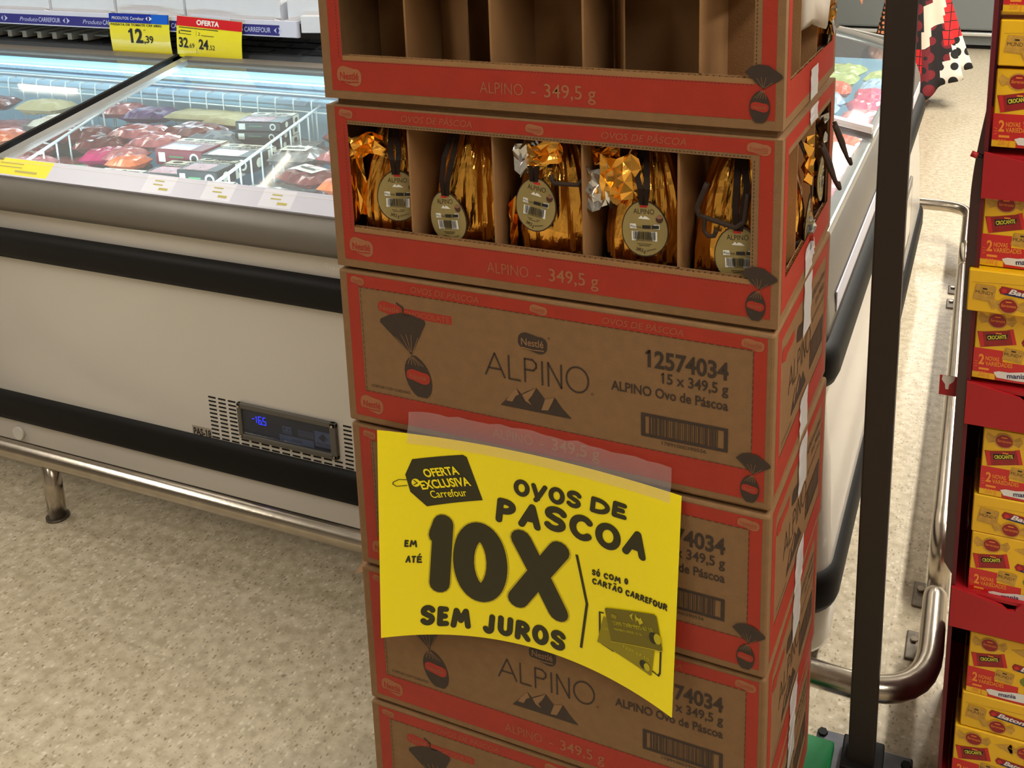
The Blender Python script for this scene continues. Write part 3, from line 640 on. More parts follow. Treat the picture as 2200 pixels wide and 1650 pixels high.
for i in range(n):
    for k in (0, 1):
        a = i * 3 + k; fs += [(a, a + 3, a + 4, a + 1), (a + o2, a + o2 + 1, a + o2 + 4, a + o2 + 3)]
    for k in (0, 2): a = i * 3 + k; fs.append((a, a + 3, a + 3 + o2, a + o2))
for a in (0, n * 3):
    for k in (0, 1): fs.append((a + k, a + k + 1, a + k + 1 + o2, a + k + o2))
mb.add(vs, fs, 0, True); ps_ = mb.build('paper_sheet', yellow, poster); ps_.data.set_sharp_from_angle(angle=.6)
Q = Print(lambda u, v, h: (u, h, v))
inkp = 0
Q.poly([(.097, .802), (.123, .88), (.300, .936), (.313, .928), (.362, .724), (.169, .655), (.113, .72)], 0, 2)
Q.text('OFERTA', (.168, .800), (.288, .838), .038, 1, 4, bold=.03); Q.text('EXCLUSIVA', (.156, .738), (.326, .790), .040, 1, 4, bold=.03)
Q.text('Carrefour', (.188, .700), (.312, .734), .036, 1, 4, bold=.008)
Q.ell(.134, .768, .015, .020, 1, 4); Q.line([(.128, .780), (.140, .768), (.128, .758)], .004, 0, 5)
Q.line([(.105, .778), (.075, .776), (.055, .762), (.053, .752), (.065, .742), (.103, .750)], .0032, 0, 3)
PW, PH = .433, .318     # sheet size: strokes are drawn in metres and laid back into (s, t)
def arc_(cx, cy, a, b, t0, t1, n=14): return [(cx + a * cos(t0 + (t1 - t0) * i / n), cy + b * sin(t0 + (t1 - t0) * i / n)) for i in range(n + 1)]
STK = {'O': [arc_(.5, .5, .5, .5, .3, 2 * pi + .3, 24)], 'V': [[(0, 1), (.40, .02)], [(1, 1.02), (.55, .3), (.22, -.12)]],
       'S': [arc_(.52, .75, .46, .25, .35, pi * 1.15, 9) + [(.5, .5)] + arc_(.46, .25, .46, .25, pi * .32, -pi * .85, 10)],
       'D': [[(.05, 1), (0, 0)], [(.05, 1)] + arc_(.25, .5, .72, .5, pi / 2, -pi / 2, 12) + [(0, 0)]], 'E': [[(.08, 1), (0, 0)], [(.08, 1), (.95, .98)], [(.04, .52), (.8, .52)], [(0, 0), (1, .03)]],
       'P': [[(.1, 1), (0, 0)], [(.1, 1)] + arc_(.35, .74, .6, .26, pi / 2, -pi / 2, 9) + [(.06, .46)]], 'A': [[(.62, 1), (0, 0)], [(.62, 1), (.95, 0)], [(.28, .36), (.84, .36)]],
       'C': [arc_(.55, .5, .55, .5, .75, 2 * pi - .8, 16)], '1': [[(1, 1.0), (.45, 0)], [(1, 1), (.15, .80)]], 'X': [[(.12, 1), (.95, 0)], [(1, .97), (0, .04)]],
       'M': [[(0, 0), (.2, 1), (.5, .35), (.85, 1), (1, 0)]], 'J': [[(.85, 1), (.75, .35)] + arc_(.38, .25, .37, .25, 0, -pi * .9, 7)], 'U': [[(.05, 1), (.02, .4)] + arc_(.48, .32, .46, .32, pi, 2 * pi, 9) + [(.98, 1)]],
       'R': [[(.1, 1), (0, 0)], [(.1, 1)] + arc_(.4, .75, .5, .25, pi / 2, -pi / 2, 9) + [(.06, .48)], [(.4, .48), (1, 0)]], 'T': [[(0, .95), (1, 1)], [(.5, .97), (.42, 0)]], 'F': [[(.1, 1), (0, 0)], [(.1, 1), (1, 1)], [(.05, .52), (.8, .54)]]}
def stroke_letter(c, u0, u1, v0, cap, th, mi, h, slant=.10):
    acc = {'Ó': 'O', 'É': 'E', 'Ã': 'A'}.get(c); base_ = acc or c
    X0_, X1_, Y0_, Y1_ = u0 * PW + th / 2, u1 * PW - th / 2, v0 * PH + th / 2, (v0 + cap) * PH - th / 2
    f = lambda p: (X0_ + (X1_ - X0_) * p[0] + slant * (p[1] - .5) * (Y1_ - Y0_) * .5, Y0_ + (Y1_ - Y0_) * p[1])
    paths = [[f(p) for p in st] for st in STK[base_]]
    if acc: paths.append([f(p) for p in ([(.2, 1.38), (.42, 1.5), (.6, 1.38), (.85, 1.5)] if c == 'Ã' else [(.4, 1.32), (.7, 1.55)])])
    cnt = 0
    for k, st in enumerate(paths):
        w = th * (.7 if acc and k == len(paths) - 1 else 1)
        for (a, b), (c_, d) in zip(st, st[1:]):
            L = math.hypot(c_ - a, d - b) or 1e-6; nx, ny = -(d - b) / L * w / 2, (c_ - a) / L * w / 2
            Q.poly([((x) / PW, (y) / PH) for x, y in ((a + nx, b + ny), (a - nx, b - ny), (c_ - nx, d - ny), (c_ + nx, d + ny))], mi, h + cnt * .012); cnt += 1
        for i_, (x, y) in enumerate(st):
            Q.poly([((x + w / 2 * cos(2 * pi * q / 14)) / PW, (y + w / 2 * sin(2 * pi * q / 14)) / PH) for q in range(14)], mi, h + cnt * .012); cnt += 1
def brush(word, p0, p1, cap, jig, mi=0, h=2, th=.0065, gap=.035):
    # hand-lettered words: every letter set on its own, a little off the line
    ws = [{'V': 1.05, 'E': .78, 'M': 1.3, 'J': .85, 'T': .85, 'F': .75, 'P': .9, 'D': 1.05, 'O': 1.05}.get(c, 1.0) for c in word]; tot = sum(ws); x = 0
    for c, w, j in zip(word, ws, jig):
        f0, f1 = (x + gap * w) / tot, (x + (1 - gap) * w) / tot; x += w
        du, dv = p1[0] - p0[0], p1[1] - p0[1]
        stroke_letter(c, p0[0] + du * f0, p0[0] + du * f1, p0[1] + dv * f0 + j * cap, cap, th, mi, h)
brush('OVOS', (.466, .780), (.694, .790), .086, (.02, -.06, .0, .03), th=.0068); brush('DE', (.716, .797), (.838, .812), .078, (0, .02), th=.0068)
brush('PASCOA', (.402, .622), (.905, .655), .128, (.03, .0, .10, .02, -.03, .0), th=.0100)
for mi, hh, e in ((2, 1, .0055), (0, 2, 0)):
    stroke_letter('1', .166 - e, .252 + e, .222 - e, .400 + 2 * e, .0300 + e * .8, mi, hh); stroke_letter('0' if 0 else 'O', .252 - e, .438 + e, .192 - e, .415 + 2 * e, .0310 + e * .8, mi, hh, .03)
    stroke_letter('X', .436 - e, .650 + e, .186 - e, .425 + 2 * e, .0300 + e * .8, mi, hh, .0)
brush('EM', (.086, .446), (.132, .446), .036, (0, 0), th=.0028); brush('ATÉ', (.088, .368), (.147, .368), .036, (0, 0, 0), th=.0028)
brush('SEM', (.130, .046), (.308, .036), .106, (.03, .02, 0), th=.0088); brush('JUROS', (.343, .024), (.636, .028), .108, (.02, .04, 0, .02, .03), th=.0088)
Q.line([(.674, .560), (.707, .330), (.686, .094)], .009, 0, 2)
brush('SÓ', (.723, .488), (.752, .490), .030, (0, 0), th=.0024); brush('COM', (.762, .492), (.820, .500), .030, (0, .1, 0), th=.0024); brush('O', (.830, .506), (.844, .508), .030, (0,), th=.0024)
brush('CARTÃO', (.724, .444), (.826, .452), .031, (0, .1, 0, .05, 0, .05), th=.0024); brush('CARREFOUR', (.834, .452), (.972, .470), .031, (0, .1, 0, .05, 0, .05, 0, 0, .05), th=.0024)
Q.line([(.762, .319), (.750, .315), (.751, .170), (.760, .158), (.797, .149)], .006, 0, 2); Q.line([(.955, .280), (.955, .170), (.950, .152), (.930, .158)], .006, 0, 2)
Q.poly([(.763, .304), (.742, .161), (.922, .130), (.928, .136), (.935, .263)], 4, 3)
Q.poly([(.767, .345), (.772, .352), (.930, .428), (.938, .422), (.961, .283), (.957, .276), (.796, .194), (.790, .200)], 3, 4)
Q.line([(.792, .196), (.960, .277)], .003, 5, 5)
Q.poly([(.862, .388), (.850, .368), (.862, .348), (.858, .368)], 5, 6); Q.poly([(.868, .392), (.874, .376), (.884, .374), (.886, .384), (.896, .364), (.884, .346), (.880, .360), (.874, .362), (.872, .344)], 5, 6)
Q.text('Carrefour', (.850, .316), (.884, .332), .012, 5, 6); Q.text('5390 7305 1235 67 10', (.800, .288), (.930, .344), .016, 5, 6); Q.text('MEMBRO DESDE  12 24', (.802, .262), (.894, .300), .010, 5, 6)
Q.ell(.930, .318, .014, .026, 0, 6); Q.ell(.944, .324, .012, .024, 5, 7); Q.text('1235 67 10', (.830, .196), (.918, .196), .014, 5, 5); Q.ell(.900, .166, .013, .020, 0, 5); Q.ell(.912, .164, .010, .018, 5, 6)
Q.rect(.790, .318, .808, .338, 4, 6); Q.text('1235', (.758, .236), (.782, .244), .014, 5, 5)
o = sliced(Q.mb); o.build('printed_lettering', [pink_ink, yellow, halo, olive1, olive2, olive3], poster, fix=False)
# clear tape along its top edge, reaching up onto the carton
mb = MB(); n = 24; vs = []; r = random.Random(4)
for i in range(n + 1):
    x = .104 + .374 * i / n; s = (x - .055) / .437; top = PS(s, 1, 1); a = PS(s, .955, 2)
    for k, (y, z) in enumerate(((a[1] - .0006, a[2]), (top[1] - .0006, top[2] + .0005), (-.0110 - .004 * x, top[2] + .010), (-.0092 - .006 * x, top[2] + .019 + r.uniform(0, .001)), (-.0088 - .006 * x, top[2] + .031 + r.uniform(-.002, .002)))):
        vs.append((x, y + r.uniform(-.0004, .0004), z))
mb.add(vs, [(i * 5 + k, i * 5 + k + 1, (i + 1) * 5 + k + 1, (i + 1) * 5 + k) for i in range(n) for k in range(4)])
tag(mb.build('clear_tape', tape_m), 'wrinkled strip of clear packing tape holding the top of the yellow poster', 'tape')
# pallet under the stack
pal = thing('plastic_pallet', 'green plastic pallet under the carton stack, seen at its right', 'pallet', (0, 0, 0))
mb = MB()
for i in range(7): mb.bbox((-.03 + .1 * i, -.02, .105), (.04 + .1 * i, .41, .1245), .003)
mb.build('deck', greenp, pal)
mb = MB()
for y in (-.02, .16, .35):
    for z in (0, .045, .09): mb.box((-.03, y, z + .0), (.625, y + .06, z + .013))
    for i in range(12): mb.box((-.03 + i * .0585, y + .002, .01), (-.018 + i * .0585, y + .058, .095))
mb.build('ribbed_runner', greenp, pal)
mb = MB(); mb.box((.585, -.02, .0), (.592, .41, .1)); 
for i in range(10): mb.box((.592, -.02 + .045 * i, .0), (.625, -.012 + .045 * i, .1))
for z in (0.0, .03, .062, .092): mb.box((.592, -.02, z), (.624, .41, z + .007))
mb.build('ribbed_side', greenp, pal)

# ------------------------------------------------------------------ freezers
def arc_rect(x0, x1, yf, yb, r, n=8, left_round=False):
    # plan outline with rounded front right corner
    pts = [(x0, yb), (x0, yf)]
    pts += [(x1 - r + r * cos(a), yf + r + r * sin(a)) for a in [-pi / 2 + pi / 2 * i / n for i in range(n + 1)]]
    return pts
def freezer(t, x0, x1, yf, yb, rounded, backround=False, upper=None):
    """outer shell from stacked plan slabs: (z0, z1, outward offset, name, material)"""
    def outline(off):
        R = (.075 + off) if rounded else .002
        pts = [(x0, yf - off)]
        X1 = x1 + (off if rounded else 0)
        pts += [(X1 - R + R * cos(a), yf - off + R + R * sin(a)) for a in [-pi / 2 + pi / 2 * i / 8 for i in range(9)]]
        if backround:
            R2 = .16; pts += [(X1 - R2 + R2 * cos(a), yb - R2 + R2 * sin(a)) for a in [pi / 2 * i / 8 for i in range(9)]]
        else: pts += [(X1, yb)]
        pts += [(x0, yb)]; return pts
    def band(name, prof, m):
        mb = MB(); n = len(outline(0)); vs = []
        for off, z in prof: vs += [(x, y, z) for x, y in outline(off)]
        for j in range(len(prof) - 1):
            for i in range(n): fs = [(j * n + i, j * n + (i + 1) % n, (j + 1) * n + (i + 1) % n, (j + 1) * n + i)]; mb.add([vs[q] for q in fs[0]], [(0, 1, 2, 3)], 0, True)
        bm_ = mb.build(name, m, t); return bm_
    band('base_panel', [(-.02, .05), (-.004, .055), (0, .066), (0, .16)], white_m)
    band('bumper_stripe', [(0, .150), (.010, .156), (.015, .170), (.015, .220), (.010, .233), (0, .238)], stripe_m)
    if upper:
        band('body_panel', [(0, .235), (-.012, .45), (-.030, .64)], white_m)
        band('bumper_stripe', [(-.032, .618), (-.010, .626), (-.002, .645), (-.002, .680), (-.010, .700), (-.030, .706)], stripe_m)
        band('top_bumper', [(-.032, .698), (-.026, .704), (-.024, .745), (-.028, .785), (-.040, .815), (-.052, .838), (-.062, .846)], grey_m); return outline
    band('body_panel', [(0, .235), (0, .64)], white_m)
    band('bumper_stripe', [(0, .632), (.016, .638), (.026, .655), (.026, .692), (.018, .706), (0, .712)], stripe_m)
    band('upper_panel', [(-.004, .708), (-.004, .766)], white_m)
    band('top_bumper', [(-.004, .758), (.016, .766), (.028, .785), (.026, .812), (.008, .836), (-.012, .846), (-.045, .852)], grey_m)
    return outline
# left freezer: runs along X, its long front towards the camera
f1 = thing('chest_freezer', 'long white chest freezer on the left with black stripes and sliding glass lids', 'freezer')
X0, X1, YF = -3.6, -.30, .66
freezer(f1, X0, X1, YF, 1.44, False)
# ticket rail
mb = MB(); mb.prism([(.672, .846), (.668, .852), (.705, .888), (.715, .882), (.715, .850)], X0, X1, 'X'); mb.build('ticket_rail', lav, f1)
rail_dir = Vector((0, .037, .036)).normalized(); nrm = Vector((0, -.036, .037)).normalized()
def rail_q(u, v, h): p = Vector((0, .6685, .8520)) + rail_dir * v + nrm * (.0004 * h); return (u, p.y, p.z)
tkt = mat('ticket_white', (226, 228, 240), .4)
tick = [(-1.62, -1.365, yellow, 'yellow price strip'), (-1.055, -.965, tkt, None), (-.875, -.79, tkt, None), (-.71, -.62, tkt, None)]
for a, b, m, lb in tick:
    P = Print(rail_q); P.rect(a, .004, b, .049, 0, 1); w = b - a
    for v in (.034, .024): P.rect(a + w * .3, v, a + w * .62, v + .003, 1, 2)
    P.rect(a + w * .55, .012, a + w * .85, .018, 1, 2)
    o = P.mb.build('price_ticket', [m, mat('faint_print', (190, 180, 90) if m is yellow else (192, 194, 210), .5)], f1, fix=False)
    if lb: o['label'] = lb
# cavity
mb = MB(); y0, y1, zf = .745, 1.396, .44
mb.add([(X0 + .1, y0, .85), (X1 - .03, y0, .85), (X1 - .03, y0, zf), (X0 + .1, y0, zf)], [(0, 1, 2, 3)])
mb.add([(X0 + .1, y1, 1.0), (X1 - .03, y1, 1.0), (X1 - .03, y1, zf), (X0 + .1, y1, zf)], [(3, 2, 1, 0)])
mb.add([(X0 + .1, y0, zf), (X1 - .03, y0, zf), (X1 - .03, y1, zf), (X0 + .1, y1, zf)], [(0, 1, 2, 3)])
for x in (X0 + .1, X1 - .03): mb.add([(x, y0, zf), (x, y1, zf), (x, y1, 1.0), (x, y0, .87)], [(0, 1, 2, 3)])
mb.build('inner_liner', liner_m, f1, fix=False)
mb = MB()
mb.add([(X0, .705, .853), (X1, .705, .853), (X1, y0, .853), (X0, y0, .853)], [(0, 1, 2, 3)])
mb.prism([(1.40, .90), (1.40, 1.000), (1.43, 1.012), (1.43, .90)], X0, X1, 'X')
mb.box((X0, 1.40, .30), (X1, 1.44, .995)); mb.build('top_frame', greyl_m, f1)
# rear liner ledge with cool tone above the wires
mb = MB()
for z, d in ((.965, .012), (.945, .006), (.925, .010)): mb.box((X0 + .1, y1 - d - .012, z), (X1 - .03, y1 - .001, z + .010))
mb.build('liner_rib', liner_m, f1)
# lids: tilted glass panes in frames, rising to the rear
def lid(parent, x0, x1, half=0):
    s = .2126; P = lambda x, y, d=0: (x, y - d * s, .875 + (y - .70) * s + d)
    mb = MB(); mb.add([P(x0, .70), P(x1, .70), P(x1, 1.41), P(x0, 1.41), P(x0, .70, .004), P(x1, .70, .004), P(x1, 1.41, .004), P(x0, 1.41, .004)],
                      [(0, 3, 2, 1), (4, 5, 6, 7), (0, 1, 5, 4), (1, 2, 6, 5), (2, 3, 7, 6), (3, 0, 4, 7)])
    g = mb.build('glass_lid', glass_m, parent)
    def bar(name, a, b, m, z0=-.004, z1=.012):
        (xa, ya), (xb, yb) = a, b; mb = MB()
        mb.add([P(xa, ya, z0), P(xb, ya, z0), P(xb, yb, z0), P(xa, yb, z0), P(xa, ya, z1), P(xb, ya, z1), P(xb, yb, z1), P(xa, yb, z1)],
               [(0, 3, 2, 1), (4, 5, 6, 7), (0, 1, 5, 4), (1, 2, 6, 5), (2, 3, 7, 6), (3, 0, 4, 7)]); return mb.build(name, m, g)
    bar('lid_frame', (x0, .70), (x0 + .035, 1.41), greyl_m); bar('lid_frame', (x1 - .012, .70), (x1, 1.41), stripe_m, -.006, .016)
    bar('lid_frame', (x0, 1.375), (x1, 1.41), grey_m)
    bar('lid_edge', (x0, .698), (x1, .706), wht, -.003, .006)
    return g
for a, b in ((-3.55, -2.62), (-2.61, -1.60), (-1.575, -.32)): lid(f1, a, b)
# vents and control panel on the front
for (col, rows) in ((0, 11), (1, 11), (2, 11)):
    for i in range(rows):
        mb = MB() if (col, i) == (0, 0) else None
        if mb: mb.bbox((0, -.0012, 0), (.0225, .001, .0042), .0006, seg=1); slot0 = mb.build('vent_slot', stripe_m, f1); slot0.location = (-.904, YF, .348)
        else: put('vent_slot', slot0.data, f1, (-.904 + .0300 * col, YF, .348 - .0108 * i))
for k in range(11):
    for rr in (0, 1):
        put('vent_slot', slot0.data, f1, (-.904 + .0300 * (k + 3), YF, .2508 - .0108 * rr))
for k in (0, 1):
    for i in range(9): put('vent_slot', slot0.data, f1, (-.513 + .0300 * k, YF, .348 - .0108 * i))
cp = MB(); a0, b0, a1, b1 = -.812, .262, -.528, .356
cp.bbox((a0, YF - .010, b1 - .014), (a1, YF, b1), .003); cp.bbox((a0, YF - .010, b0), (a1, YF, b0 + .013), .003); cp.bbox((a0, YF - .010, b0), (a0 + .013, YF, b1), .003); cp.bbox((a1 - .018, YF - .010, b0), (a1, YF, b1), .003)
panel = cp.build('control_panel', mat('panel_frame_grey', (92, 88, 80), .4), f1)
mb = MB(); mb.box((a0 + .013, YF - .0015, b0 + .013), (a1 - .018, YF - .0005, b1 - .014)); mb.build('panel_back', mat('panel_navy', (34, 40, 62), .15), panel)
for (u, v) in ((a0 + .007, b1 - .008), (a1 - .009, b1 - .008), (a0 + .007, b0 + .007), (a1 - .009, b0 + .007)):
    mb = MB(); mb.tube([(u, YF - .010, v), (u, YF - .0125, v)], .0032, 10); mb.build('screw', steel, panel)
P = Print(up_fn(YF - .0015))
P.rect(-.686, .297, -.660, .316, 0, 1); P.rect(-.643, .298, -.597, .315, 1, 1); P.rect(-.594, .283, -.547, .322, 2, 1)
P.text('FRICON', (-.590, .286), (-.552, .286), .008, 3, 2, bold=.02); P.poly([(-.585, .305), (-.570, .318), (-.556, .305), (-.570, .297)], 3, 2); P.poly([(-.566, .303), (-.560, .299), (-.560, .308)], 2, 3)
P.text('Contato SAC', (-.640, .308), (-.602, .308), .004, 3, 2); P.text('0800 000', (-.640, .301), (-.612, .301), .003, 3, 2)
P.rect(-.696, .276, -.598, .293, 0, 1); P.rect(-.66, .282, -.63, .288, 1, 2); P.ell(-.680, .310, .003, .003, 3, 2); P.ell(-.667, .309, .003, .002, 3, 2); P.rect(-.684, .300, -.663, .303, 1, 2)
P.mb.build('sticker', [mat('sticker_grey', (150, 162, 176), .5), mat('sticker_mid', (112, 120, 136), .5), mat('sticker_pale', (160, 168, 184), .5), mat('sticker_ink', (48, 52, 66), .5)], panel, fix=False)
# seven-segment read-out -16.5
P = Print(up_fn(YF - .0015)); led = .0017
def seg7(ch, u, v, w, h):
    S = {'a': ((0, h), (w, h)), 'b': ((w, h), (w, h / 2)), 'c': ((w, h / 2), (w, 0)), 'd': ((0, 0), (w, 0)), 'e': ((0, 0), (0, h / 2)), 'f': ((0, h / 2), (0, h)), 'g': ((0, h / 2), (w, h / 2))}
    for k in {'1': 'bc', '6': 'acdefg', '5': 'acdfg', '-': 'g'}[ch]:
        (x0_, y0_), (x1_, y1_) = S[k]; g = .12; P.line([(u + x0_ + (x1_ - x0_) * g, v + y0_ + (y1_ - y0_) * g), (u + x0_ + (x1_ - x0_) * (1 - g), v + y0_ + (y1_ - y0_) * (1 - g))], led, 0, 2)
seg7('-', -.774, .3085, .007, .018); seg7('1', -.769, .308, .008, .019); seg7('6', -.7545, .307, .008, .019); P.rect(-.7448, .306, -.7432, .3080, 0, 2); seg7('5', -.7415, .307, .008, .019)
P.mb.build('led_digits', mat('blue_led', (10, 20, 200), .5, emit=(20, 40, 255), estr=6), panel, fix=False)
mb = MB(); mb.box((a0 + .013, YF - .0062, b0 + .013), (a1 - .018, YF - .0055, b1 - .014)); mb.build('panel_window', panelglass, panel)
P = Print(up_fn(YF)); P.rect(-.966, .232, -.905, .262, 0, 1); P.text('PAS-18', (-.962, .2375), (-.908, .2375), .019, 1, 2, bold=.03)
P.mb.build('aisle_sticker', [mat('sticker_brown_grey', (170, 158, 146), .5), blk], f1, fix=False)
P = Print(up_fn(YF + .004)); P.ring(-.527, .738, .0035, .0035, .0018, 0, 1, 12); P.text('FRICON', (-.519, .728), (-.463, .728), .009, 0, 1)
P.mb.build('maker_mark', mat('pale_mark', (236, 232, 224), .3), f1, fix=False)
mb = MB(); mb.tube([(-1.585, YF, .115), (-1.585, YF - .008, .115)], .019, 16); mb.build('drain_cap', white_m, f1)
for x in (-3.3, -2.2, -1.1, -.45):
    mb = MB(); mb.tube([(x, .80, 0), (x, .80, .06)], .022, 10); mb.build('foot', stripe_m, f1)
mb = MB(); mb.box((X0, .70, .03), (X1, 1.44, .07)); mb.build('underside', stripe_m, f1)
# cool light strip of the freezer
def strip_light(x0, y0_, z, lx, ly, w, rot=(0, 0, 0), color=(.78, .92, 1.0)):
    ld = bpy.data.lights.new('freezer_led', 'AREA'); ld.shape = 'RECTANGLE'; ld.size = lx; ld.size_y = ly; ld.energy = w; ld.color = color
    lo = bpy.data.objects.new('freezer_led', ld); lo.location = (x0, y0_, z); lo.rotation_euler = rot; C.objects.link(lo)
strip_light(-1.9, 1.385, .985, 3.0, .02, 4, (-.75, 0, 0)); strip_light(-1.9, .76, .858, 3.0, .02, 9, (1.45, 0, 0), (.6, .86, 1.0))
# wire dividers and the row of wire hooks along the rear wall
def wire_panel(parent, a, b, drop, n, name='wire_divider'):
    a, b = Vector(a), Vector(b); mb = MB(); mb.tube([a, b], .0042, 6)
    for i in range(n):
        p = a + (b - a) * ((i + .5) / n); mb.tube([p, p - Vector((0, .0, drop))], .0026, 5)
    return mb.build(name, wire_m, parent)
wire_panel(f1, (-1.592, .79, .842), (-1.80, 1.37, .905), .16, 9); wire_panel(f1, (-.950, .79, .842), (-1.045, 1.37, .915), .17, 11)
wire_panel(f1, (-2.16, .79, .842), (-2.43, 1.37, .905), .16, 9); wire_panel(f1, (-2.8, .79, .842), (-2.95, 1.37, .905), .16, 9)
mb = MB()
for i in range(44):
    x = -3.3 + .066 * i; mb.tube([(x, 1.385, .932), (x, 1.345, .935), (x + .002, 1.340, .925), (x + .002, 1.340, .77)], .0022, 5)
mb.tube([(-3.4, 1.345, .90), (-.45, 1.345, .90)], .0026, 5); mb.tube([(-3.4, 1.372, .945), (-.45, 1.372, .945)], .003, 5)
mb.build('rear_basket_wire', wire_m, f1)

# frozen goods
bedz = lambda y: .80 + .13 * (y - .75)
pink = mat('frozen_meat', (170, 92, 92), .25, noise=.35, nscale=45, coat=.4); dred = mat('dark_vacuum_meat', (104, 44, 42), .25, noise=.4, nscale=40, coat=.5)
magenta = mat('magenta_pack', (176, 34, 84), .25, noise=.2, nscale=30, coat=.4); orange = mat('orange_pack', (204, 96, 50), .3, noise=.3, nscale=40, coat=.4)
bblack = mat('pack_black', (30, 34, 34), .35, noise=.15, nscale=20); bwhite = mat('pack_white', (224, 222, 206), .4)
pgreen = mat('pack_green', (60, 120, 70), .4); pgrey = mat('tray_grey', (98, 108, 118), .3); kraftp = mat('tan_pack', (186, 178, 136), .5, noise=.06, nscale=20); silverp = mat('glossy_bag', (150, 146, 142), .2, metal=.3, noise=.4, nscale=50)
def boxpack(label, loc, rz, w=.19, d=.13, h=.045, win=pink, group='black burger cartons in the left freezer', head=bblack):
    t = thing('frozen_carton', label, 'frozen food', loc, rz, group)
    mb = MB(); mb.bbox((-w / 2, -d / 2, -h), (w / 2, d / 2, 0), .003, seg=1); mb.build('carton_box', head, t)
    P = Print(lambda u, v, k: (u, v, .0003 * k)); P.rect(-w * .48, d * .22, w * .48, d * .48, 0, 1); P.text('Burger', (-w * .1, d * .27), (w * .38, d * .27), d * .15, 1, 2, bold=.03, shear=.4); P.ell(-w * .28, d * .35, w * .1, d * .07, 1, 2)
    P.text('SMASH BURGER', (-w * .4, d * .08), (w * .4, d * .08), d * .08, 0, 1, bold=.02)
    P.rect(-w * .40, -d * .44, w * .22, d * .02, 2, 1); P.mb.build('top_print', [bwhite, bblack, win], t, fix=False)
    P = Print(lambda u, v, k: (u, -d / 2 - .0003 * k, v)); P.ell(w * .32, -h * .5, h * .32, h * .34, 0, 1); P.ell(w * .32, -h * .5, h * .2, h * .22, 1, 2); P.rect(-w * .42, -h * .8, -w * .28, -h * .2, 0, 1); P.rect(-w * .2, -h * .5, w * .1, -h * .4, 3, 1)
    S = Print(lambda u, v, k: (w / 2 + .0003 * k, u, v)); S.rect(d * .15, -h * .95, d * .48, -h * .02, 0, 1); S.ell(d * .32, -h * .5, d * .08, h * .25, 1, 2); S.ell(-d * .2, -h * .5, h * .3, h * .3, 0, 1)
    P.mb.add(S.mb.v, S.mb.f, 0); P.mb.mi[-len(S.mb.f):] = S.mb.mi
    P.mb.build('side_print', [bwhite, bblack, win, pgreen], t, fix=False)
    return t
def softpack(label, loc, rz, w, d, h, m, seed, group, cap=None, tilt=0):
    r = random.Random(seed); n = 10; k = 7; vs = []
    for side in (1, -1):
        for j in range(k + 1):
            for i in range(n + 1):
                u, v = i / n * 2 - 1, j / k * 2 - 1; e = (1 - abs(u) ** 4) * (1 - abs(v) ** 4)
                z = side * h / 2 * e ** .6 + (r.uniform(-1, 1) * h * .10 if e > 0 else 0)
                vs.append((u * w / 2 * (1 - .05 * (v * v)), v * d / 2 * (1 - .05 * u * u), z - h / 2))
    m1 = (n + 1) * (k + 1); fs = []
    for j in range(k):
        for i in range(n): a = j * (n + 1) + i; fs += [(a, a + 1, a + n + 2, a + n + 1), (a + m1, a + m1 + n + 1, a + m1 + n + 2, a + m1 + 1)]
    mb = MB(); mb.add(vs, fs, 0, False)
    t = thing('frozen_pack', label, 'frozen food', loc, rz, group); t.rotation_euler = (tilt, 0, rz)
    mb.build('pack_bag', m, t)
    if cap:
        P = Print(lambda u, v, q: (u, v, .002 * q - .0)); P.rect(-w * .3, -d * .2, w * .3, d * .2, 0, 1); P.rect(-w * .2, -d * .05, w * .2, d * .02, 1, 2); P.mb.build('pack_label', [cap, blk], t, fix=False)
    return t
bl = [  # (x, y, rotation, where, height offset)
    (-1.33, .845, .12, 'front left one against the ticket rail'), (-1.17, .925, .12, 'open-sided one right of the front left burger carton'), (-1.025, .82, .14, 'half hidden one by the front of the wire divider'),
    (-1.25, 1.055, .1, 'one with a white band in the middle row'), (-1.075, 1.04, .12, 'one leaning on the wire divider, middle row'), (-1.075, .93, .12, 'lower one beside the divider bars')]
for i, (x, y, rz, wh) in enumerate(bl):
    boxpack('black burger carton with white band, ' + wh, (x, y, bedz(y) + .006 + .004 * i), rz, win=[pink, pink, orange, dred, pink, pink][i], w=.155 if i != 5 else .12, d=.125, head=mat('pack_red', (120, 26, 40), .35) if i == 3 else bblack)
for i in range(3):
    boxpack('black burger carton in the rear right pile, ' + ['lowest of three', 'middle of three', 'topmost of three'][i], (-1.14 + .004 * i, 1.235, .845 + .030 * i), .16 + .03 * i, w=.14, d=.12, h=.029, group='piled burger cartons')
